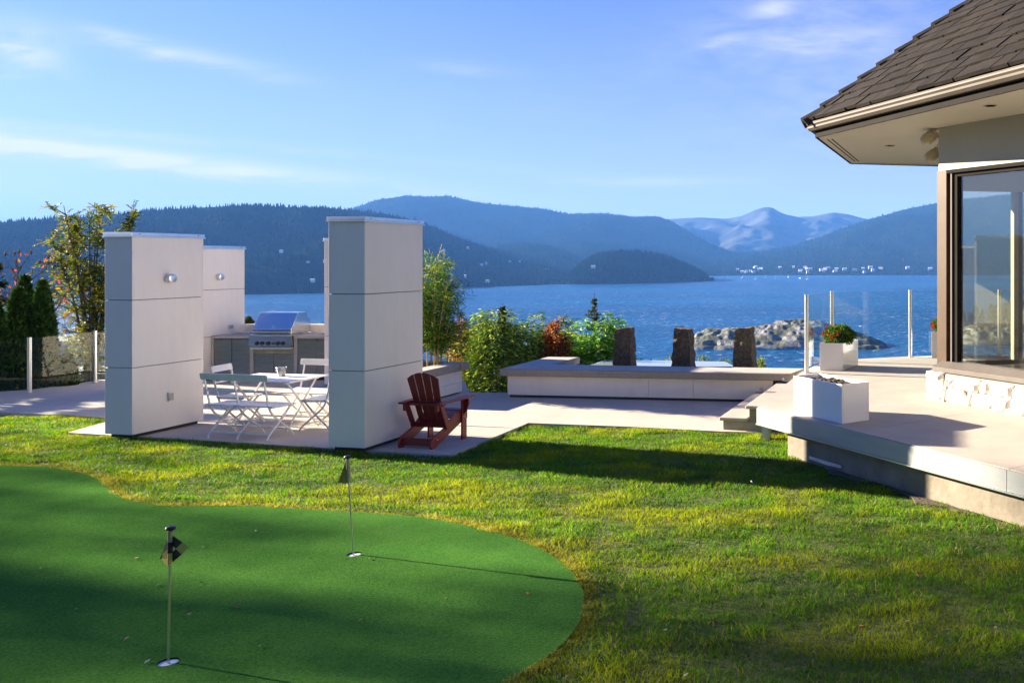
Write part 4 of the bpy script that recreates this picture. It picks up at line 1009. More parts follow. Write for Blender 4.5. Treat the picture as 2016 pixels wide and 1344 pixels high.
def folding_seat(name, label, w, frames, loc, rz, cat, group):
    """bistro chair or bench; sits facing local +y, back rest at -y"""
    t = thing(name, label, cat, loc, rz, group)
    X = (1, 0, 0)
    for x in frames:
        MB().bar(arc([(x, -.275, .875), (x, -.225, .66), (x, -.175, .45), (x, -.12, .345), (x, 0, .235), (x, .13, .13), (x, .20, .07), (x, .245, .004)]), X, .011, .024).build('back_leg', M_WHITE, t)
        MB().bar(arc([(x + .013, .185, .435), (x + .013, .07, .31), (x + .013, -.04, .20), (x + .013, -.15, .105), (x + .013, -.20, .05), (x + .013, -.225, .004)]), X, .011, .024).build('front_leg', M_WHITE, t)
        MB().obox((x - .008, -.17, .425), (.016, 0, 0), (0, .375, -.01), (0, 0, .018)).build('seat_rail', M_WHITE, t)
    f0_, f1_ = frames[0], frames[-1]
    MB().poly([(-w / 2 + a, -.262 - dzv * .23, .80 + dzv) for a, dzv in ((0.012, 0), (0, .015), (0, .075), (.018, .09), (w - .018, .09), (w, .075), (w, .015), (w - .012, 0))], (0, .018, .004)).build('backrest_board', M_WHITE, t, bevel=.004)
    MB().bar([(f0_, -.226, .655), (f1_, -.226, .655)], (0, 0, 1), .022, .010).build('back_rail', M_WHITE, t)
    MB().bar([(f0_, .165, .098), (f1_, .165, .098)], (0, 0, 1), .020, .010).build('stretcher', M_WHITE, t)
    MB().bar([(f0_ + .013, -.172, .082), (f1_ + .013, -.172, .082)], (0, 0, 1), .022, .010).build('stretcher', M_WHITE, t)
    seat_row(t, w)
    return t
rb = ROT_UV
r0, r2 = P(408, 862.5), P(524.5, 869)                    # rear feet of the near bench
bc = (r0 + r2) / 2 + U * .225; wf = (r2 - r0).length
folding_seat('folding_bench', 'white slatted folding bench with its back to the lawn', wf + .13, (-wf / 2, 0, wf / 2), bc, math.atan2((r2 - r0).y, (r2 - r0).x), 'bench', 'white folding dining furniture')
TN = P(571, 751, .72); tw, td = 1.15, .72
tc_ = Vector((TN.x, TN.y, 0)) - V * tw / 2 + U * td / 2
tb = thing('folding_table', 'white slatted folding table between the two white benches', 'table', tc_, rb, 'white folding dining furniture')
for i in range(12):
    y = -td / 2 + (i + .5) * td / 12
    MB().box(-tw / 2, tw / 2, y - td / 24 + .003, y + td / 24 - .003, .702, .72).build('top_slat', M_WHITE, tb, bevel=.003)
for x in (-tw / 2 + .16, tw / 2 - .12):
    MB().box(x - .012, x + .012, -td / 2 + .03, td / 2 - .03, .672, .7015).build('top_rail', M_WHITE, tb)
    MB().bar(arc([(x - .014, -.27, .69), (x - .014, -.02, .40), (x - .014, .20, .13), (x - .014, .26, .06), (x - .014, .29, .004)]), (1, 0, 0), .012, .026).build('leg', M_WHITE, tb)
    MB().bar(arc([(x + .014, .27, .69), (x + .014, .02, .40), (x + .014, -.20, .13), (x + .014, -.26, .06), (x + .014, -.29, .004)]), (1, 0, 0), .012, .026).build('leg', M_WHITE, tb)
MB().bar([(-tw / 2 + .16, .23, .11), (tw / 2 - .12, .23, .11)], (0, 0, 1), .022, .010).build('stretcher', M_WHITE, tb)
MB().bar([(-tw / 2 + .16, -.23, .11), (tw / 2 - .12, -.23, .11)], (0, 0, 1), .022, .010).build('stretcher', M_WHITE, tb)
bq = P(554, 740, .7205)
bk = thing('metal_bucket', 'small dented galvanised bucket standing on the white table', 'bucket', bq)
MB().lathe([(.048, 0), (.066, .125), (.070, .128), (.070, .133), (.063, .133), (.046, .006), (0, .006)], 24).build('body', M_BUCKET, bk, smooth=True)
MB().lathe([(.0705, .120), (.0725, .124), (.0705, .128)], 24).build('rim', M_BUCKET, bk)
MB().bar(arc([(-.071, 0, .125), (-.06, -.05, .09), (0, -.075, .075), (.06, -.05, .09), (.071, 0, .125)]), (0, 0, 1), .004, .004).build('handle', M_BUCKET, bk)
far_c = tc_ + U * (td / 2 + .18) + V * .30
folding_seat('folding_bench', 'white slatted folding bench facing the lawn, on the kitchen side of the table', wf + .13, (-wf / 2, 0, wf / 2), far_c, rb + math.pi, 'bench', 'white folding dining furniture')
lb0, lb1 = P(415, 727, .85), P(455, 720, .85); ld = (lb1 - lb0).normalized()
lface = Vector((ld.y, -ld.x, 0))
lc = Vector(((lb0.x + lb1.x) / 2, (lb0.y + lb1.y) / 2, 0)) + lface * .27
folding_seat('folding_chair', 'white folding chair at the end of the table nearest the lighted pillar', .42, (-.19, .19), lc, math.atan2(lface.y, lface.x) - math.pi / 2, 'chair', 'white folding dining furniture')
rf0, rf1 = P(587.6, 849.5), P(644, 850.7)
rc = rf0 + (rf1 - rf0) * .5 + U * .2
folding_seat('folding_chair', 'white folding chair at the end of the table half hidden by a pillar', .42, (-.19, .19), rc + V * .02, rb + math.pi / 2 + .04, 'chair', 'white folding dining furniture')

# ------------------------------------------------------------------ red wooden armchair
RR, RL, FR = P(853, 883.5), P(785, 881), P(917, 861)
cw = (RR - RL).length; clen = (FR - RR).length
ay = ((FR - RR).normalized()); ax = Vector((ay.y, -ay.x, 0))
ad = thing('adirondack_chair', 'oxblood red wooden armchair with fan back facing away from the lawn', 'chair', (RR + RL) / 2, math.atan2(ax.y, ax.x))
hw = cw / 2
def ab(mb, name, par=None, mat=None, **k): return mb.build(name, mat or M_RED, par or ad, **k)
sidep = [(-.02, .0), (.05, .0), (.10, .02), (clen * .98, .26), (clen * .98, .37), (clen * .86, .385), (clen * .60, .33), (.30, .24), (.10, .17), (.02, .15), (-.03, .09), (-.04, .04)]
for s in (-1, 1):
    x = s * (hw - .012)
    ab(MB().poly([(x - .012, y, z) for y, z in sidep], (.024, 0, 0)), 'side_rail', bevel=.004)
    xo = s * (hw + .013)
    ab(MB().box(xo - .012, xo + .012, clen - .105, clen, 0, .545), 'front_leg', bevel=.004)
    ab(MB().box(xo - .0115, xo + .0115, .235, .305, .215, .53), 'rear_post', bevel=.004) if False else ab(MB().poly([(xo - .012, .27, .20), (xo - .012, .36, .20), (xo - .012, .20, .535), (xo - .012, .12, .535)], (.024, 0, 0)), 'rear_post', bevel=.004)
    xa = s * (hw + .045)
    ab(MB().poly([(xa - s * .06, .06, .548), (xa + s * .02, .06, .548), (xa + s * .05, .42, .552), (xa + s * .075, clen - .05, .556), (xa + s * .065, clen + .09, .556), (xa, clen + .115, .556), (xa - s * .075, clen + .08, .556), (xa - s * .075, clen - .12, .554), (xa - s * .06, .40, .550)], (0, 0, .024)), 'armrest', bevel=.005)
    ab(MB().poly([(xo + s * .013, clen - .075, .545), (xo + s * .085, clen - .075, .545), (xo + s * .085, clen - .075, .47), (xo + s * .05, clen - .075, .37), (xo + s * .013, clen - .075, .33)], (0, .024, 0)), 'arm_bracket', bevel=.003)
    ab(MB().box(xo - s * .02 - .02, xo - s * .02 + .02, .085, .125, .46, .545), 'arm_block', bevel=.003)
    for (y, z) in ((.36, .245), (.10, .10), (.26, .17), (clen - .05, .30)):
        ab(MB().lathe([(.007, 0), (.007, .004), (0, .006)], 8, (s * (hw + (.0255 if y > .5 else .0005)), y, z), (s, 0, 0)), 'bolt', mat=M_SCREW)
ab(MB().box(-hw + .0245, hw - .0245, .015, .039, .03, .125), 'rear_stretcher', bevel=.004)
ab(MB().box(-hw - .02, hw + .02, clen + .001, clen + .022, .27, .37), 'front_apron', bevel=.004)
for i in range(6):
    f = i / 5; y = .36 + f * (clen - .40); z = np.interp(y, [.10, .30, clen * .6, clen * .86, clen], [.17, .24, .33, .385, .385])
    sl = math.atan2(np.interp(y + .02, [.10, .30, clen * .6, clen * .86, clen], [.17, .24, .33, .385, .385]) - z, .02)
    dirv = Vector((0, math.cos(sl), math.sin(sl))); nn = Vector((0, -math.sin(sl), math.cos(sl)))
    ab(MB().obox(Vector((-hw - .0, y, z + .002)) - dirv * .033, (2 * hw, 0, 0), dirv * .066, nn * .02), 'seat_slat', bevel=.004)
bdir = Vector((0, -.30, .954)); bnn = Vector((0, .954, .30))
bo = Vector((0, .335, .215))
nsl = 4; W0, W1 = hw * 1.45, hw * 2.0
for i in range(nsl):
    def ed(f, k): return (-.5 + f) * (W0 + (W1 - W0) * k)
    pts = []
    la, lb_ = i / nsl, (i + 1) / nsl
    topz = lambda f: .775 - .36 * (f - .5) ** 2
    g = .0065
    cv = lambda f: .045 * (2 * f - 1) ** 2
    row = [(ed(la, 0) + g, 0, la), (ed(lb_, 0) - g, 0, lb_)]
    for q in range(5):
        f = lb_ + (la - lb_) * q / 4; x = ed(f, topz(f) / .78) + (-g if q == 0 else g if q == 4 else 0); row.append((x, topz(f), f))
    pts = [bo + Vector((x, 0, 0)) + bdir * h for x, h, f in row]
    ab(MB().poly(pts, bnn * .018), 'back_slat', bevel=.004)
ab(MB().obox(bo + Vector((-hw + .012, -.03, -.005)) , (2 * hw - .024, 0, 0), Vector((0, -.02, .07)), Vector((0, .022, .006))), 'lower_back_rail', bevel=.003)
hb0 = bo + bdir * .37
ab(MB().obox(Vector((-hw - .045, hb0.y - .075, .522)), (2 * hw + .09, 0, 0), (0, .07, 0), (0, 0, .026)), 'arm_crossbar', bevel=.004)
ab(MB().obox(Vector((-hw - .0, hb0.y - .030, .5485)), (2 * hw, 0, 0), (0, .022, 0), (0, -.006, .03)), 'upper_back_rail', bevel=.004)

# ------------------------------------------------------------------ planters
def white_planter(corner, along, w, across, d, h, label):
    t = thing('white_planter', label, 'planter', (corner.x, corner.y, corner.z), 0, 'glossy white box planters on the deck')
    a, b = along.normalized(), across.normalized(); th = .022
    o = Vector(corner) + Z * .002
    MB().obox(o, a * w, b * th, Z * h).build('side', M_GLOSSW, t, world=True, bevel=.004)
    MB().obox(o + b * (d - th), a * w, b * th, Z * h).build('side', M_GLOSSW, t, world=True, bevel=.004)
    MB().obox(o + b * (th + .0005), a * th, b * (d - 2 * th - .001), Z * h).build('side', M_GLOSSW, t, world=True, bevel=.004)
    MB().obox(o + b * (th + .0005) + a * (w - th), a * th, b * (d - 2 * th - .001), Z * h).build('side', M_GLOSSW, t, world=True, bevel=.004)
    nx, ny = 26, 14; bm = bmesh.new(); g = []
    for j in range(ny):
        r = []
        for i in range(nx):
            u, v_ = i / (nx - 1), j / (ny - 1)
            q = o + a * (th + .001 + (w - 2 * th - .002) * u) + b * (th + .001 + (d - 2 * th - .002) * v_)
            q.z += h - .06 + .035 * math.exp(-((u - .6) ** 2) * 9) + random.uniform(-.012, .014)
            r.append(bm.verts.new(q))
        g.append(r)
    for j in range(ny - 1):
        for i in range(nx - 1): bm.faces.new((g[j][i], g[j][i + 1], g[j + 1][i + 1], g[j + 1][i]))
    me = bpy.data.meshes.new('soil'); bm.to_mesh(me); bm.free(); me.materials.append(M_SOIL)
    so_ = bpy.data.objects.new('soil', me); COL.objects.link(so_); adopt(so_, t, True)
    return t
a0, a1, a2 = P(1562, 811.6, ZD), P(1657.2, 834.7, ZD), P(1711, 827, ZD)
white_planter(a1, a0 - a1, (a0 - a1).length, a2 - a1, (a2 - a1).length, .455, 'glossy white box planter holding only bare soil')
c0, c1, c2 = P(1614, 729.2, ZD), P(1659, 730, ZD), P(1689.5, 719, ZD)
white_planter(c0, c1 - c0, (c1 - c0).length, c2 - c1, (c2 - c1).length, .47, 'glossy white box planter with red flowers in front of the glass railing')
e0_ = P(1834, 703.5, ZD)
white_planter(e0_, c1 - c0, .4, c2 - c1, .72, .50, 'glossy white box planter with red flowers beside the brown corner post')
# concrete planter with bamboo
pzt = .56
pa = P(924.5, 711.5, pzt)                                # far right corner of the coping
cpl = thing('concrete_planter', 'tall concrete coped planter box with cream panels behind the red chair', 'planter', (pa.x, pa.y, 0))
Lp, Wp, tk = face_solve(pa, 826, -U), 1.15, .135
q0 = pa - U * Lp
def pb(mb, name, mat, **k): return mb.build(name, mat, cpl, world=True, **k)
for o_, a_, b_ in ((q0 - V * .34, V * .34, U * Lp), (q0 - V * Wp, V * .2, U * Lp), (q0 - V * (Wp - .201), V * (Wp - .542), U * .2), (pa - V * (Wp - .201) - U * .2, V * (Wp - .542), U * .2)):
    pb(MB().obox(Vector((o_.x, o_.y, pzt - tk)), a_, b_, Z * tk), 'coping', M_CONC, bevel=.012)
    pb(MB().obox(Vector((o_.x, o_.y, pzt + .0008)) + a_.normalized() * .015 + b_.normalized() * .015, a_ - a_.normalized() * .03, b_ - b_.normalized() * .03, Z * .001), 'smooth_top', M_SLAB)
for z0, z1 in ((.03, .205), (.21, pzt - tk - .002)):
    pb(MB().obox(q0 - V * .11 + U * .1 + Z * (z0 - q0.z), U * (Lp - .2), V * .02, Z * (z1 - z0)), 'panel', M_CREAM)
    pb(MB().obox(pa - V * .111 - U * .1 + Z * (z0 - pa.z), -V * (Wp - .22), U * .02, Z * (z1 - z0)), 'panel', M_CREAM)
    pb(MB().obox(q0 - V * .111 + U * .1 + Z * (z0 - q0.z), -V * (Wp - .22), -U * .02, Z * (z1 - z0)), 'panel', M_CREAM)
pb(MB().obox(q0 - V * .13 + U * .11 + Z * (-q0.z), U * (Lp - .24), -V * (Wp - .26), Z * .45), 'soil', M_SOIL)

# ------------------------------------------------------------------ golf flags
def flagstick(hole, top_px, chk, label):
    b = Vector((hole.x, hole.y, -.09)); tp_ = PZ(*top_px, hole.y + .0)
    t = thing('golf_flagstick', label, 'flag', (b.x, b.y, b.z))
    ax_ = (tp_ - b); L = ax_.length; ax_n = ax_.normalized()
    MB().tube([Vector((0, 0, 0)), ax_n * (L - .02)], .0075, 12).build('pole', M_POST, t, smooth=True)
    MB().lathe([(.008, 0), (.012, .004), (.026, .012), (.028, .020), (.022, .028), (0, .032)], 18, ax_n * (L - .03), ax_n).build('knob', M_BLACK, t, smooth=True)
    return t, ax_n, L
M_FLAGY = surf('faded yellow nylon', (.52, .40, .06), (.62, .49, .10), rough=.7, scale=30)
M_FLAGB = surf('black nylon', (.012, .011, .012), (.02, .018, .018), rough=.7, scale=30)
M_FLAGO = surf('olive nylon', (.23, .20, .035), (.30, .25, .05), rough=.7, scale=30)
M_SLEEVE = surf('khaki sleeve', (.30, .27, .12), (.38, .34, .17), rough=.7, scale=30)
t, axn, L = flagstick(HOLES[0], (336, 1035), True, 'golf flagstick with black and yellow chequered flag on the green')
sl0 = L - .03
for i, mt in enumerate((M_SLEEVE, M_FLAGB, M_FLAGY)):
    MB().lathe([(.0145, 0), (.0145, .068), (.013, .068)], 14, axn * (sl0 - .066 * (i + 1)), axn).build('sleeve', mt, t, smooth=True)
fy = HOLES[0].y
def fp(zx, zy, off): return PZ(280 + zx * .238, 1010 + zy * .238, fy + off) - Vector(t.location)
for mt, quad in ((M_FLAGB, [(255, 185, 0), (262, 190, -.004), (330, 240, -.030), (276, 292, -.012), (250, 268, 0)]),
                 (M_FLAGY, [(331, 241, -.030), (383, 284, -.048), (326, 340, -.030), (277, 293, -.012)]),
                 (M_FLAGB, [(276, 294, -.012), (324, 341, -.030), (250, 404, .004), (242, 330, .004)]),
                 (M_FLAGB, [(214, 200, .01), (218, 292, .01), (168, 330, .035), (182, 282, .03)]),
                 (M_FLAGO, [(218, 293, .01), (218, 378, .01), (164, 372, .04), (168, 331, .035)]),
                 (M_FLAGB, [(167, 330, .035), (163, 371, .04), (141, 383, .05), (158, 345, .04)]),
                 (M_FLAGY, [(163, 373, .04), (219, 379, .008), (214, 440, .012), (180, 412, .03)])):
    MB().poly([fp(*q) for q in quad], (0, .0014, 0)).build('flag_patch', mt, t)
t, axn, L = flagstick(HOLES[1], (684, 896), False, 'golf flagstick with drooping olive yellow flag on the green')
sl0 = L - .03
MB().lathe([(.0145, 0), (.0145, .19), (.013, .19)], 14, axn * (sl0 - .19), axn).build('sleeve', M_SLEEVE, t, smooth=True)
left = Vector((-1, .1, 0))
MB().poly([axn * (sl0 - .005) + left * .012, axn * (sl0 - .20) + left * .012, axn * (sl0 - .205) + left * .05 + Vector((0, .02, 0)), axn * (sl0 - .195) + left * .096], (0, .0015, 0)).build('flag', M_FLAGO, t)
MB().poly([axn * (sl0 - .03) + left * .01 + Vector((0, -.006, 0)), axn * (sl0 - .196) + left * .010 + Vector((0, -.006, 0)), axn * (sl0 - .20) + left * .042 + Vector((0, -.022, 0))], (0, .0015, 0)).build('flag', M_FLAGO, t)
for h_, lb in zip(HOLES, ('white golf cup sunk in the green under the chequered flag', 'white golf cup sunk in the green under the olive flag')):
    c_ = MB().lathe([(.0535, -.005), (.0535, -.09), (.0, -.09)], 24, (0, 0, 0)).build('golf_cup', M_WHITE, smooth=True)
    c_.location = (h_.x, h_.y, 0); tag(c_, lb, 'golf cup')
# ------------------------------------------------------------------ foliage
def unit(v): return v / (np.linalg.norm(v, axis=1, keepdims=True) + 1e-9)
def leaf_mesh(name, pos, dirs, length, width, col, mat, parent=None, world=True, fold=.25):
    """diamond leaves: base, two shoulders, tip"""
    n = len(pos); dirs = unit(dirs); r = unit(RNG.normal(size=(n, 3)))
    side = unit(np.cross(dirs, r)); up = np.cross(side, dirs)
    length = np.broadcast_to(np.asarray(length, float), (n,))[:, None]; width = np.broadcast_to(np.asarray(width, float), (n,))[:, None]
    v = np.stack([pos, pos + dirs * length * .45 + side * width * .5 + up * width * fold, pos + dirs * length, pos + dirs * length * .45 - side * width * .5 + up * width * fold], 1)
    f = np.arange(n * 4).reshape(n, 4)
    c = np.repeat(np.asarray(col)[:, None, :], 4, 1)
    return mesh_np(name, v.reshape(-1, 3), f, mat, c.reshape(-1, 3), parent, world)
def shades(n, cols, wts, jit=.35):
    i = RNG.choice(len(cols), n, p=np.array(wts) / sum(wts)); c = np.array(cols)[i]
    return np.clip(c * (1 + jit * (RNG.random((n, 1)) * 2 - 1)), 0, 1)
def plant(name, label, cat, loc, group=None): return thing(name, label, cat, loc, 0, group)

def spray_pts(centers, radii, n, inner=.45):
    """points through a crown of several lumps, denser towards its skin, gaps between lumps"""
    centers, radii = np.asarray(centers, float), np.asarray(radii, float)
    w = radii.prod(1) ** .67; k = RNG.choice(len(centers), n, p=w / w.sum())
    d = unit(RNG.normal(size=(n, 3))); rr = inner + (1 - inner) * RNG.random(n) ** .5
    return centers[k] + d * radii[k] * rr[:, None], d
def conifer_shrub(label, base, width, height, n, cols, wts, seed, tips=True, group=None, name='conifer_shrub'):
    rg = np.random.default_rng(seed); t = plant(name, label, 'shrub', base, group); base = np.array(base)
    MB().tube([base, base + np.array([0, 0, height * .7])], [.06, .015], 6).build('trunk', M_BARK, t, world=True)
    # boughs: fans of sprays arching outwards
    nb = int(n / 55); hb_ = rg.random(nb) ** .8; ang = rg.random(nb) * 6.283
    rad = width * (1 - .55 * hb_ ** 2) * (.50 + .72 * rg.random(nb) ** 1.5); z0 = hb_ * height * .92 * (.82 + .26 * rg.random(nb))
    m_ = 55; s = RNG.random((nb, m_)) ** .6
    lat = RNG.normal(size=(nb, m_)) * .17 * (.35 + s) * (rad[:, None]) * .9
    arch = (s * (.34 - .2 * hb_[:, None]) - .30 * s * s) * rad[:, None]
    r = s * rad[:, None]
    x = r * np.cos(ang)[:, None] - lat * np.sin(ang)[:, None]; y = r * np.sin(ang)[:, None] + lat * np.cos(ang)[:, None]
    z = z0[:, None] + arch + RNG.normal(size=(nb, m_)) * .035 * width
    pos = np.stack([x, y, z], -1).reshape(-1, 3) + base
    out = np.stack([np.cos(ang)[:, None] + 0 * s, np.sin(ang)[:, None] + 0 * s, .25 - .7 * s], -1).reshape(-1, 3)
    latd = np.stack([-np.sin(ang)[:, None] * np.sign(lat), np.cos(ang)[:, None] * np.sign(lat), 0 * s], -1).reshape(-1, 3)
    N = len(pos); dirs = out + latd * .8 + RNG.normal(size=(N, 3)) * .3
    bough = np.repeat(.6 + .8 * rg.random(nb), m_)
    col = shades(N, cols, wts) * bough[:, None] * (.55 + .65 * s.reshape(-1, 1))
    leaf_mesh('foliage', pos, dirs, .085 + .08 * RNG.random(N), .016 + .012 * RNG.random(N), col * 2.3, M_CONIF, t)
    return t
GC = [(.10, .16, .025), (.055, .10, .02), (.22, .25, .03), (.03, .06, .018)]
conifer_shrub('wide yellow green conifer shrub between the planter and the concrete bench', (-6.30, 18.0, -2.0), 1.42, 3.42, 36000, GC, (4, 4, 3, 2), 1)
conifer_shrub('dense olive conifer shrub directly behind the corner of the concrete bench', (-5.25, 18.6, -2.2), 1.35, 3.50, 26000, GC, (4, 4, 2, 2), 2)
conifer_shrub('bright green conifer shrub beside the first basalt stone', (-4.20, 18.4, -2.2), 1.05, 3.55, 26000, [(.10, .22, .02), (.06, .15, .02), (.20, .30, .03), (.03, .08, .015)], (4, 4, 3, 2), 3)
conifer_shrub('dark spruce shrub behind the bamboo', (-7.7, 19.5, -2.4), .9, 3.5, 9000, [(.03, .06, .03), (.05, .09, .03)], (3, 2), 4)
def leader(label, x, yt, yb, Y, wpx, seed):
    """young conifer top poking up, sparse whorls with cones"""
    rg = np.random.default_rng(seed); tp_, bt_ = PZ(x, yt, Y), PZ(x, yb, Y); h = (tp_ - bt_).length; w = wpx / F * Y
    t = plant('young_spruce', label, 'tree', (bt_.x, bt_.y, bt_.z - 1.2))
    MB().tube([bt_ - Z * 1.2, bt_, tp_], [.03, .02, .004], 6).build('trunk', M_BARK, t, world=True)
    pos, dr = [], []
    for k in range(9):
        f = k / 9; z = bt_.z + h * (.02 + .86 * f); r = w * (1 - f) ** .8 * .55 + .015
        for q in range(4):
            an = rg.random() * 6.283; d = np.array([math.cos(an), math.sin(an), .15 + .5 * rg.random()]) * (.5 + .7 * rg.random())
            for s in np.linspace(.1, 1, 16):
                for _ in range(4): pos.append(np.array([bt_.x, bt_.y, z]) + d * r * s); dr.append(d * .7 + rg.normal(size=3) * .7)
    pos, dr = np.array(pos), np.array(dr)
    leaf_mesh('foliage', pos, dr, .045, .012, shades(len(pos), [(.05, .08, .02), (.10, .12, .03), (.03, .05, .02)], (3, 2, 2)), M_CONIF, t)
    for k in range(14):
        f = rg.random(); an = rg.random() * 6.28; r = w * (1 - f) * .45
        MB().lathe([(0, -.05), (.014, -.035), (.012, .0), (0, .008)], 6, (bt_.x + r * math.cos(an), bt_.y + r * math.sin(an), bt_.z + h * .8 * f)).build('cone', M_BARK, t, world=True)
leader('slim young spruce top with dark cones over the yellow green shrub', 990, 596, 645, 18.0, 26, 5)
leader('young spruce top with dark cones next to the first basalt stone', 1170, 575, 652, 18.4, 32, 6)
leader('small spruce top with bare sea behind, between white pillar and grill hood', 490, 622, 640, 19.0, 16, 7)
def twiggy(name, label, base, height, spread, nstem, nleaf, cols, wts, leaf, seed, cat='shrub', compound=False, stem_r=.02, lean=0, low=.3, drop=0., trunk_r=None):
    """multi-stemmed broadleaf: stems, side branches, leaves held along the twigs"""
    rg = np.random.default_rng(seed); t = plant(name, label, cat, base); base = np.array(base, float)
    tw = MB(); segs = []
    for k in range(nstem):
        an = rg.random() * 6.283; sp = spread * (.3 + .7 * rg.random()); h = height * (.72 + .28 * rg.random())
        e = base + np.array([math.cos(an) * sp, math.sin(an) * sp, h]); mid = base + (e - base) * .5 + np.array([math.cos(an) * -.12 * sp, math.sin(an) * -.12 * sp, .06 * h])
        pts = [base + np.array([math.cos(an), math.sin(an), 0]) * .05, mid, e]; path = [np.array(q) for q in arc(pts, 5)]
        tw.tube([Vector(q) for q in path], list(np.linspace(stem_r, stem_r * .2, len(path))), 5)
        for b in range(9):
            f = low + (1 - low) * rg.random(); i = min(int(f * (len(path) - 1)), len(path) - 2); p = path[i] + (path[i + 1] - path[i]) * rg.random()
            a2 = rg.random() * 6.283; L = spread * (.25 + .5 * rg.random()) * (1.25 - f * .6)
            q = p + np.array([math.cos(a2) * L, math.sin(a2) * L, L * (.35 + .5 * rg.random())])
            tw.tube([Vector(p), Vector((p + q) / 2 + np.array([0, 0, .04])), Vector(q)], [stem_r * .35, stem_r * .22, stem_r * .08], 4); segs.append((p, q))
        segs.append((path[-4], path[-1]))
    tw.build('stems', M_BARK, t, world=True)
    a = np.array([s[0] for s in segs]); b = np.array([s[1] for s in segs]); i = RNG.integers(0, len(segs), nleaf); f = RNG.random((nleaf, 1)) ** .7
    if compound:
        nc = nleaf // 14; i = RNG.integers(0, len(segs), nc); f = RNG.random((nc, 1)) ** .6
        p0 = a[i] + (b[i] - a[i]) * f; d0 = unit(RNG.normal(size=(nc, 3)) + np.array([0, 0, .2])); Lr = .16 + .10 * RNG.random((nc, 1))
        s = np.repeat(np.linspace(.15, 1, 7), 2)[None, :, None]; sg = np.tile([1, -1], 7)[None, :, None]
        side = unit(np.cross(d0, np.array([0.1, 0.2, 1.0])))[:, None, :]
        pos = (p0[:, None, :] + d0[:, None, :] * Lr[:, None, :] * s + np.array([0, 0, -.05]) * s * s); dr = d0[:, None, :] * .6 + side * sg
        colc = shades(nc, cols, wts, .3); col = np.repeat(colc, 14, 0); pos, dr = pos.reshape(-1, 3), dr.reshape(-1, 3)
    else:
        pos = a[i] + (b[i] - a[i]) * f + RNG.normal(size=(nleaf, 3)) * leaf * .9; dr = RNG.normal(size=(nleaf, 3)) + np.array([0, 0, .1]) + (b[i] - a[i]) * .8; col = shades(nleaf, cols, wts)
    n = len(pos)
    leaf_mesh('foliage', pos, dr, leaf * (.7 + .6 * RNG.random(n)), leaf * .5 * (.7 + .6 * RNG.random(n)), col, M_LEAF, t)
    return t
COP = [(.16, .035, .018), (.28, .09, .02), (.08, .025, .018), (.34, .17, .03)]
twiggy('copper_shrub', 'upright copper leaved shrub between the two green conifers', (-4.9, 17.6, -1.9), 3.28, .40, 11, 6500, COP, (4, 3, 3, 1), .055, 21)
twiggy('copper_shrub', 'thin copper and yellow leaved shrub just right of the bamboo', (-6.95, 17.6, -1.9), 3.30, .36, 8, 3400, [(.25, .10, .02), (.14, .05, .02), (.20, .16, .03), (.34, .18, .03)], (3, 3, 2, 1), .05, 22)
twiggy('leafy_tree', 'tall airy rowan tree with yellow green autumn leaves behind the glass fence', tuple(PZ(178, 780, 22.2)), 5.0, 1.02, 16, 26000, [(.12, .16, .02), (.26, .24, .02), (.06, .10, .015), (.30, .14, .02), (.20, .20, .02)], (5, 3, 5, .4, 3), .06, 23, cat='tree', compound=True, stem_r=.035, low=.15)
sm = twiggy('bare_sumac', 'bare sumac with a few red leaves and dark seed heads behind the hedge', tuple(PZ(42, 800, 18.6)), 3.2, 1.1, 8, 90, [(.45, .07, .02), (.40, .16, .02)], (3, 1), .10, 24, cat='tree', stem_r=.028, low=.55)
for k in range(16):
    q = PZ(random.uniform(2, 108), random.uniform(485, 560), 18.6 + random.uniform(-.4, .4))
    MB().lathe([(0, -.05), (.025, -.03), (.02, .03), (0, .06)], 6, q).build('seed_head', M_BARK, sm, world=True)
def columnar(label, x, top, bot, Y, wpx, n, seed, name='arborvitae'):
    rg = np.random.default_rng(seed); tp_, bt_ = PZ(x, top, Y), PZ(x, bot, Y); h = tp_.z - bt_.z; w = wpx / F * Y / 2
    t = plant(name, label, 'shrub', bt_, 'columnar hedge conifers behind the glass fence')
    MB().tube([bt_, tp_ - Z * .2], [.05, .01], 6).build('trunk', M_BARK, t, world=True)
    f = RNG.random(n) ** 1.15; an = RNG.random(n) * 6.283
    pr = np.interp(f, [0, .25, .6, .85, 1], [.85, 1, .78, .40, .03]) * (.82 + .28 * fbm(an * 2.2 + seed, f * 14, 3, seed)) * (.72 + .28 * RNG.random(n) ** .4)
    pos = np.stack([bt_.x + np.cos(an) * pr * w, bt_.y + np.sin(an) * pr * w, bt_.z + f * h], 1)
    dr = np.stack([np.cos(an) * .5, np.sin(an) * .5, np.full(n, .9)], 1) + RNG.normal(size=(n, 3)) * .35
    cl = fbm(an * 3 + seed, f * 22, 2, seed + 2)
    col = shades(n, [(.035, .085, .018), (.06, .13, .02), (.02, .05, .012)], (4, 3, 3)) * (.45 + 1.1 * cl[:, None])
    leaf_mesh('foliage', pos, dr, .075 + .05 * RNG.random(n), .03 + .02 * RNG.random(n), col, M_CONIF, t)
columnar('dark green columnar conifer by the fence, its twin tip standing behind another', 36, 572, 790, 16.7, 60, 9000, 1)
columnar('tallest dark green columnar conifer behind the glass fence', 50, 547, 790, 17.3, 40, 7000, 2)
columnar('dark green columnar conifer standing alone next to the rowan tree', 84, 557, 790, 16.9, 48, 9000, 3)
columnar('dark green columnar conifer cut off by the edge of the fence', -6, 600, 800, 16.2, 40, 7000, 4)
columnar('knee-high young columnar conifer in front of the rowan tree', 131, 702, 765, 16.4, 30, 2600, 5)
for k, x in enumerate((-60, -110, -165)):
    columnar('dark green columnar conifer further along the hedge', x, 575 + 8 * k, 810, 16.0, 52, 5000, 6 + k)
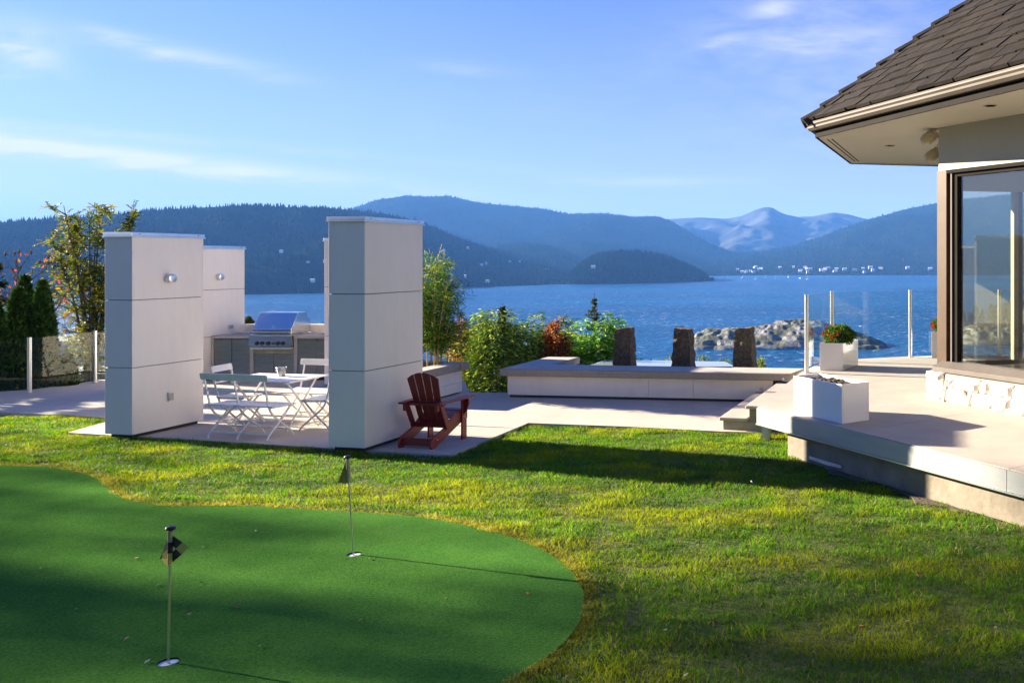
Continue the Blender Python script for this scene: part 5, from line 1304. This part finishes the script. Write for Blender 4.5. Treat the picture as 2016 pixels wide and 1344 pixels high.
# dark fir far left
def fir(label, base, h, w, n, seed, cols=((.02, .045, .02), (.035, .07, .028)), name='fir_tree', group=None, sz=.22):
    t = plant(name, label, 'tree', base, group); b = np.array(base, float)
    MB().tube([b, b + np.array([0, 0, h * .95])], [h * .022, .02], 7).build('trunk', M_BARK, t, world=True)
    f = RNG.random(n) ** .8; whorl = np.floor(f * h / .55) * .55 / h; an = RNG.random(n) * 6.283
    key = np.floor(an / .55) + whorl * 977 + seed; rj = _h((key * 13).astype(np.int64), (whorl * 500).astype(np.int64), seed)
    s = RNG.random(n) ** .6; r = w * (1 - whorl) ** .85 * (.55 + .6 * rj) * s
    an = np.floor(an / .55) * .55 + RNG.normal(size=n) * .12 / (.3 + s)
    pos = b + np.stack([np.cos(an) * r, np.sin(an) * r, whorl * h * .93 + h * .06 - .22 * r + RNG.normal(size=n) * .06], 1)
    dr = np.stack([np.cos(an), np.sin(an), np.full(n, -.25)], 1) + RNG.normal(size=(n, 3)) * .45
    leaf_mesh('foliage', pos, dr, sz * (.7 + .6 * RNG.random(n)), sz * .4, shades(n, cols, [1] * len(cols), .5), M_CONIF, t)
for k, (x, y, w_, h_) in enumerate([(-14.2, 17.9, .8, 1.9), (-15.6, 17.1, .85, 1.7), (-17.0, 16.4, .9, 1.7), (-13.1, 19.0, .8, 2.4)]):
    conifer_shrub(('low dark shrub behind the glass fence below the rowan', 'low dark shrub between the columnar conifers', 'low dark shrub at the foot of the tallest columnar conifer', 'dark shrub behind the fence next to the panelled pillar')[k], (x, y, ground_z(x, y) - .1), w_, h_, 9000, [(.012, .030, .008), (.02, .045, .010)], (1, 1), 40 + k)
fir('tall dark fir with drooping branches beyond the hedge', (-25.8, 27, -6), 9.5, 1.7, 9000, 3, sz=.16)
for k, (x, y, h_) in enumerate([(-19.2, 15.9, 5.4), (-20.6, 17.2, 5.8), (-22.0, 18.4, 5.8)]):
    fir('bushy dark fir closing the hedge beside the patio', (x, y, ground_z(x, y) - .1), h_, 1.35, 7000, 30 + k, group='firs closing the hedge', sz=.17)
fir('dark fir at the edge of the hedge behind the bare sumac', (-21.9, 23.2, -4.2), 5.6, 1.2, 6000, 8, sz=.14)

# bamboo in the concrete planter
bm_t = plant('bamboo', 'tall bamboo clump with yellow canes and fine green leaves', 'bamboo', tuple(pa - U * .42 - V * .55 + Z * (.45 - pzt)))
bb = np.array(pa - U * .42 - V * .55); bb[2] = .44
lp, ldv = [], []
for k in range(17):
    rg = np.random.default_rng(100 + k); o_ = bb + np.array([rg.normal() * .20, rg.normal() * .12, 0]); h = 2.3 * (.62 + .38 * rg.random()); an = rg.random() * 6.283; ln = .25 + .38 * rg.random()
    path = [o_ + np.array([math.cos(an) * ln * f ** 2, math.sin(an) * ln * f ** 2, h * f]) for f in np.linspace(0, 1, 7)]
    MB().tube([Vector(q) for q in path], list(np.linspace(.0125, .004, 7)), 7).build('cane', MATS.get('bamboo cane') or surf('bamboo cane', (.36, .22, .035), (.46, .32, .06), rough=.4, scale=12), bm_t, world=True, smooth=True)
    for j in range(52):
        f = .22 + .70 * rg.random(); p = o_ + np.array([math.cos(an) * ln * f ** 2, math.sin(an) * ln * f ** 2, h * f]); d = rg.normal(size=3); d[2] = abs(d[2]) * .5
        d /= np.linalg.norm(d); q = p + d * (.12 + .2 * rg.random())
        for s in range(9): lp.append(p + (q - p) * (s / 8) + rg.normal(size=3) * .02); ldv.append(d + rg.normal(size=3) * .7 + np.array([0, 0, -.45]))
lp, ldv = np.array(lp), np.array(ldv)
up_ = np.clip((lp[:, 2] - .44) / 2.4, 0, 1)[:, None]
leaf_mesh('foliage', lp, ldv, .11 + .06 * RNG.random(len(lp)), .017, shades(len(lp), [(.07, .17, .02), (.045, .11, .02), (.20, .28, .03), (.35, .33, .04)], (4, 4, 3, .6)), M_LEAF, bm_t)
# chrysanthemums in the white planters
def mum(label, c, r, seed, group='red flowering plants in the white planters'):
    rg = np.random.default_rng(seed); t = plant('flowering_plant', label, 'flowers', c, group); c = np.array(c)
    st_ = MB()
    for k in range(14):
        d = rg.normal(size=3); d[2] = abs(d[2]) + .6; d /= np.linalg.norm(d); st_.tube([Vector(c), Vector(c + d * r * .8)], [.008, .004], 4)
    st_.build('stems', M_BARK, t, world=True)
    n = 2600; d = unit(rg.normal(size=(n, 3))); rr = .35 + .65 * rg.random((n, 1)) ** .45
    lump = .82 + .36 * fbm(d[:, 0] * 2.6 + 5, d[:, 2] * 2.6 + 5 + d[:, 1], 3, seed)[:, None]
    pos = c + np.array([0, 0, r * .62]) + d * rr * lump * np.array([r * 1.12, r * 1.12, r * .72])
    k = pos[:, 2] > c[2] - .03; pos, d = pos[k], d[k]
    leaf_mesh('foliage', pos, d + rg.normal(size=d.shape) * .6, .045, .026, shades(len(pos), [(.05, .12, .02), (.10, .19, .03), (.03, .07, .015)], (3, 3, 2)), M_LEAF, t)
    # blooms: rings of petals, most on the sunny side
    pp, pd_ = [], []
    for q in range(60):
        dd_ = rg.normal(size=3); dd_[0] = -abs(dd_[0]) * 1.1 - .1 + (.9 if q % 7 == 0 else 0); dd_[2] = dd_[2] * .8 + .2; dd_ /= np.linalg.norm(dd_)
        b_ = c + np.array([0, 0, r * .62]) + dd_ * np.array([r * 1.15, r * 1.15, r * .76]) * (1 + .08 * rg.random())
        if b_[2] < c[2] - .02: continue
        for j in range(12): pp.append(b_); pd_.append(dd_ * .7 + rg.normal(size=3) * .8)
    leaf_mesh('blooms', np.array(pp), np.array(pd_), .026, .012, shades(len(pp), [(.42, .012, .01), (.30, .008, .008), (.50, .05, .015)], (4, 3, 1)), M_PETAL, t)
mc = c0 + (c1 - c0) * .55 + (c2 - c1) * .42; mum('round green chrysanthemum dotted with red blooms, fully in view on the deck', (mc.x, mc.y, ZD + .42), .25, 31)
mc = e0_ + (c1 - c0) * .5 + (c2 - c1) * .42; mum('red chrysanthemum half hidden by the brown corner post', (mc.x, mc.y, ZD + .45), .24, 32)
# sprigs behind the pool
sg = plant('hedge_sprigs', 'yellow green sprigs of a hedge showing over the fountain pool', 'hedge', (-2.0, 18.6, -1.6))
pp, pd_ = [], []
for k in range(26):
    x = random.choice([random.uniform(1368, 1384), random.uniform(1384, 1400), random.uniform(1415, 1442), random.uniform(1490, 1500), random.uniform(1290, 1445)]); q = np.array(PZ(x, random.uniform(701, 712), 18.6))
    for j in range(34):
        f = random.random(); pp.append(q - np.array([0, 0, f * .35]) + RNG.normal(size=3) * .035); pd_.append(RNG.normal(size=3) + np.array([0, 0, 1.2]))
leaf_mesh('foliage', np.array(pp), np.array(pd_), .06, .022, shades(len(pp), [(.20, .26, .03), (.10, .16, .02), (.30, .26, .04)], (3, 3, 1)), M_LEAF, sg)
pp = np.stack([RNG.uniform(-4.2, -.6, 9000), RNG.normal(18.7, .3, 9000), RNG.uniform(-1.8, .15, 9000)], 1)
leaf_mesh('foliage', pp, RNG.normal(size=(9000, 3)) + np.array([0, 0, .8]), .09, .04, shades(9000, [(.05, .10, .02), (.10, .14, .02)], (3, 2)), M_LEAF, sg)

# trees on the islets
def tree_on(X, Y, Hh, px, h, seed, label, group, w=.28):
    col = (X[30] / Y[30] * F + CX); i = int(np.argmin(np.abs(col - px))); j = int(np.argmax(Hh[:, i])) - 4
    fir(label, (X[j, i], Y[j, i], Hh[j, i] - .5), h, h * w, 420, seed, name='islet_pine', group=group, sz=h * .09)
for k, px in enumerate((1380, 1386, 1436, 1448, 1455, 1584, 1702)):
    tree_on(IX, IY, IH, px, (4.5, 3, 3, 4, 3, 5, 6)[k], 50 + k, 'wind-bent pine growing on the bare rocky islet', 'pines on the rocky islet', .6)
for k in range(22):
    tree_on(JX, JY, JH, 1895 + k * 13 + random.uniform(-5, 5), random.uniform(20, 42), 70 + k, 'tall pine on the wooded islet seen through the window', 'pines on the wooded islet')
gull = PZ(1694, 643, 300)
gt = thing('seagull', 'white seagull flying over the sea past the flower planter', 'bird', gull, .6)
gt.scale = (.42, .42, .42)
MB().lathe([(0, -.9), (.22, -.5), (.34, 0), (.26, .5), (.12, .8), (0, .95)], 10, (0, 0, 0), (1, 0, 0)).build('body', M_HOUSEW, gt, smooth=True)
for s in (-1, 1): MB().poly([(.3, s * .2, .05), (-.3, s * .2, .05), (-.5, s * 1.0, .75), (-.55, s * 1.9, .9), (.1, s * 1.0, .8)], (0, 0, .04)).build('wing', M_HOUSEW, gt)
# neighbour's house below the fence
nb_ = PZ(150, 704, 42); 
nh = thing('neighbour_house', 'white neighbouring house with grey shingle roof below the glass fence', 'house', (nb_.x, nb_.y, -14), .12)
MB().box(-.6, 7, -2.5, 6, 0, nb_.z + 14 - .75).build('wall', M_HOUSEW, nh)
MB().box(-1.0, 7.4, -2.9, 6.4, nb_.z + 14 - .749, nb_.z + 14 - .45).build('roof_edge', M_SHINGLE, nh)
MB().poly([(-3.5, .2, nb_.z + 14 - .448), (-3.5, 8, nb_.z + 14 - .448), (-3.5, 5.5, nb_.z + 14 + .75), (-3.5, 1.6, nb_.z + 14 + .70)], (9, 0, 0)).build('roof', M_SHINGLE, nh)
MB().box(-3.4, -.61, .4, 7.8, 0, nb_.z + 14 - .45).build('wall', M_HOUSEW, nh)
MB().lathe([(.12, 0), (.12, .5), (.18, .5), (.18, .6), (0, .62)], 10, (1.0, 3.4, nb_.z + 14 + .6)).build('vent_pipe', M_POST, nh)
MB().box(1, 3, -2.56, -2.505, 9.5, 11.2).build('window', M_FRAME, nh)

# big garden trees out of view to the left and behind, whose shade falls on the lawn
def broad_tree(label, base, h, r, n, seed, cols=((.05, .10, .02), (.09, .14, .025), (.03, .06, .015)), ls=.16, lowf=.35, gaps=1.0):
    rg = np.random.default_rng(seed); t = plant('garden_tree', label, 'tree', base); b = np.array(base, float)
    tk_ = MB().tube([b, b + np.array([.1, .1, h * .45]), b + np.array([0, .2, h * .8])], [h * .03, h * .02, .04], 8)
    C_, R_ = [], []
    for k in range(int(16 * gaps)):
        an = rg.random() * 6.283; f = lowf + (1 - lowf) * rg.random(); rr = r * math.sqrt(rg.random()) * (1.1 - .6 * abs(f - .55))
        c_ = b + np.array([math.cos(an) * rr, math.sin(an) * rr, h * f]); C_.append(c_); R_.append(np.array([1, 1, .75]) * r * (.22 + .2 * rg.random()))
        tk_.tube([Vector(b + np.array([0, .1, h * f * .6])), Vector((b + c_) / 2 + np.array([0, 0, h * f * .2])), Vector(c_)], [h * .012, h * .008, .02], 5)
    tk_.build('trunk', M_BARK, t, world=True)
    pos, d = spray_pts(C_, R_, n, .25)
    leaf_mesh('crown', pos, d + RNG.normal(size=d.shape), ls * (.7 + .6 * RNG.random(n)), ls * .55, shades(n, cols, [1] * len(cols)), M_LEAF, t)
    return t
broad_tree('towering green tree on the slope far left of the lawn', (-58, 19.8, -2.6), 26.5, 4.6, 1350, 1, ls=.55)
broad_tree('tall green tree down the slope left of the hedge', (-63, 23.2, -3.6), 28.5, 4.2, 1200, 2, ls=.55)
for k, (x, y, h_) in enumerate([(-15, -8.5, 14), (-10.5, -9.5, 16), (-6, -8.6, 15), (-1.5, -9.8, 17), (3, -9.0, 14), (-19, -5, 13)]):
    fir('tall dark fir in the row behind the lawn', (x, y, -.05), h_, 3.7, 14000, 200 + k, group='firs behind the lawn', sz=.62)
# ------------------------------------------------------------------ lawn grass, straw fringe, fallen leaves
NB = 360000
bx = RNG.uniform(-13.5, 4.5, NB * 2); by = np.sqrt(RNG.uniform(3.9 ** 2, 13.2 ** 2, NB * 2))
by = 3.9 + (13.2 - 3.9) * RNG.random(NB * 2) ** 1.25
vis = (bx / by > -1.02) & (bx / by < .42)
fedge = fw.xy; dfr = (bx - fedge.x) * N1.x + (by - fedge.y) * N1.y
steps_zone = (by > 10.6) & (bx > -1.02)
onp = inside(bx, by, PATIO); ong = inside(bx, by, GREEN) & (dist_poly(bx, by, GREEN) > .035 * vnoise(bx * 14, by * 14, 77))
keep = vis & ~onp & ~ong & ((dfr > 0) | ((bx - fedge.x) * D1.x + (by - fedge.y) * D1.y < 0)) & ~((bx > s1.x + .04) & (by > s1.y - .0))
bx, by = bx[keep][:NB], by[keep][:NB]
ga_ = np.array(GREEN); gk = RNG.integers(0, len(ga_), 26000); gt_ = RNG.random((26000, 1)); fr0 = ga_[gk] * (1 - gt_) + ga_[(gk + 1) % len(ga_)] * gt_ + RNG.normal(size=(26000, 2)) * .045
fk = ~inside(fr0[:, 0], fr0[:, 1], GREEN) | (dist_poly(fr0[:, 0], fr0[:, 1], GREEN) < .012); fr0 = fr0[fk & (fr0[:, 1] > 3.9)]
bx, by = np.concatenate([bx, fr0[:, 0]]), np.concatenate([by, fr0[:, 1]]); n = len(bx)
patch = fbm(bx / .9, by / .45, 4, 60); patch2 = fbm(bx / .28, by / .16, 3, 61); clov = fbm(bx / .5 + 9, by / .4, 3, 62)
dgr = dist_poly(bx, by, GREEN)
fringe = np.clip(1 - dgr / (.08 + .16 * patch2), 0, 1)
hh = (.020 + .026 * RNG.random(n)) * (.22 + 1.55 * patch2) * (.8 + .5 * patch) * (1 - .45 * fringe)
an = RNG.random(n) * 6.283; lean = (.3 + .9 * RNG.random(n)) * hh
lx = np.cos(an) * lean + .010 * (fbm(bx / .35, by / .35, 2, 66) - .5) * 2; ly = np.sin(an) * lean
wd = (.0030 + .0022 * RNG.random(n)) * (.8 + by / 14)
z0 = lawn_z(bx, by) - .004; z0 = np.where(dgr < .30, np.maximum(z0, -.010), z0)
sa = RNG.random(n) * 6.283; sx_, sy_ = np.cos(sa) * wd / 2, np.sin(sa) * wd / 2
v = np.zeros((n, 5, 3))
v[:, 0] = np.stack([bx - sx_, by - sy_, z0], 1); v[:, 1] = np.stack([bx + sx_, by + sy_, z0], 1)
v[:, 2] = np.stack([bx + sx_ * .8 + lx * .4, by + sy_ * .8 + ly * .4, z0 + hh * .62], 1); v[:, 3] = np.stack([bx - sx_ * .8 + lx * .4, by - sy_ * .8 + ly * .4, z0 + hh * .62], 1)
v[:, 4] = np.stack([bx + lx, by + ly, z0 + hh], 1)
o5 = np.arange(n)[:, None] * 5
tri = np.concatenate([o5 + np.array([0, 1, 2]), o5 + np.array([0, 2, 3]), o5 + np.array([3, 2, 4])], 1).reshape(-1, 3)
g_a, g_b, g_c, g_d = np.array([.105, .250, .005]), np.array([.255, .33, .006]), np.array([.04, .135, .012]), np.array([.40, .33, .10])
w_b = np.clip((patch - .48) * 5, 0, 1)[:, None]; w_c = np.clip((clov - .60) * 9, 0, 1)[:, None] * .8
col = g_a * (1 - w_b) + g_b * w_b; col = col * (1 - w_c) + g_c * w_c
dry = (RNG.random(n) < .05 + .10 * np.clip((patch2 - .55) * 5, 0, 1))[:, None]
col = np.where(dry, g_d * .85, col); fr_ = (fringe ** .7)[:, None] * (RNG.random((n, 1)) < .8)
col = col * (1 - fr_) + (g_d * .75 * (.6 + .6 * patch2[:, None]) + g_b * .25) * fr_
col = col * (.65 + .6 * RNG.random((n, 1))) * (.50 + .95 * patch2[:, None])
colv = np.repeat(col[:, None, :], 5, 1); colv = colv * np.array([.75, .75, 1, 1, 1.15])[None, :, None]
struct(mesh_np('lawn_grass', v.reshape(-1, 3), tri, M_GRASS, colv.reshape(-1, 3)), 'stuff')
def fallen(x, y, c, on):
    q = P(x, y, .006); rgx = random.Random(int(x * 7 + y)); a = rgx.random() * 6.28; L = .011 + .011 * rgx.random()
    z_ = .012 if on == 'turf' else .022
    pts = [(-L, 0, .0), (-L * .2, -L * .42, .006), (L * .7, -L * .2, .004), (L, 0, .010), (L * .5, L * .38, .0), (-L * .3, L * .36, .008)]
    o = MB().poly(pts, (0, 0, .0012)).build('fallen_leaf', c); o.location = (q.x, q.y, z_); o.rotation_euler = (rgx.uniform(-.3, .3), rgx.uniform(-.3, .3), a)
    tag(o, 'small dry fallen leaf on the putting green' if on == 'turf' else 'small dry fallen leaf on the lawn grass', 'leaf', 'fallen leaves on the green' if on == 'turf' else 'fallen leaves on the lawn')
M_DRY = surf('dry leaf', (.30, .20, .09), (.42, .32, .17), rough=.8, scale=40); M_PALE = surf('pale leaf', (.50, .45, .33), (.6, .55, .42), rough=.8, scale=40); M_ORL = surf('orange leaf', (.45, .15, .02), (.5, .22, .03), rough=.8, scale=40)
for (x, y, c) in [(290, 1304, M_PALE), (249, 1259, M_DRY), (512, 1273, M_DRY), (464, 1196, M_DRY), (606, 1096, M_DRY), (728, 1101, M_DRY), (397, 1148, M_DRY), (400, 1078, M_DRY), (373, 1210, M_DRY), (270, 1100, M_DRY), (312, 1153, M_DRY), (710, 1222, M_DRY), (503, 1046, M_PALE), (1040, 1170, M_ORL), (880, 1180, M_DRY), (150, 1200, M_DRY), (80, 1120, M_DRY)]: fallen(x, y, c, 'turf')
for (x, y, c) in [(1882, 1083, M_PALE), (1310, 1245, M_PALE), (1787, 1228, M_DRY), (1696, 1237, M_ORL), (1480, 951, M_PALE), (647, 960, M_ORL), (77, 865, M_DRY), (342, 920, M_DRY), (1960, 1240, M_DRY), (1350, 1335, M_PALE), (940, 985, M_DRY), (1806, 1136, M_ORL)]: fallen(x, y, c, 'lawn')
twl = P(1463, 856, .02)
# bare soil strip along the deck wall
m = MB(); k0 = fw + D1 * .9
pts = [k0 + N1 * .02 + D1 * s for s in np.linspace(0, 6, 40)] + [k0 + D1 * s + N1 * (.10 + .07 * math.sin(s * 5) + .05 * math.sin(s * 13)) for s in np.linspace(6, 0, 40)]
m.poly([(p.x, p.y, -.03) for p in pts], (0, 0, .022)); struct(m.build('soil_strip', M_EARTH))

# ------------------------------------------------------------------ air: even haze over the sound
hz = MB().box(-42000, 42000, -1500, 40000, SEA - 30, 1010).build('haze', bpy.data.materials.new('sea haze'))
hm = hz.data.materials[0]; hm.use_nodes = True; hm.node_tree.nodes.clear()
hv = hm.node_tree.nodes.new('ShaderNodeVolumePrincipled'); ho = hm.node_tree.nodes.new('ShaderNodeOutputMaterial')
hv.inputs['Color'].default_value = (.13, .38, 1.0, 1); hv.inputs['Density'].default_value = 0.42e-4; hv.inputs['Anisotropy'].default_value = .0
hm.node_tree.links.new(hv.outputs[0], ho.inputs['Volume'])
hm.cycles.homogeneous_volume = True
struct(hz, 'stuff')
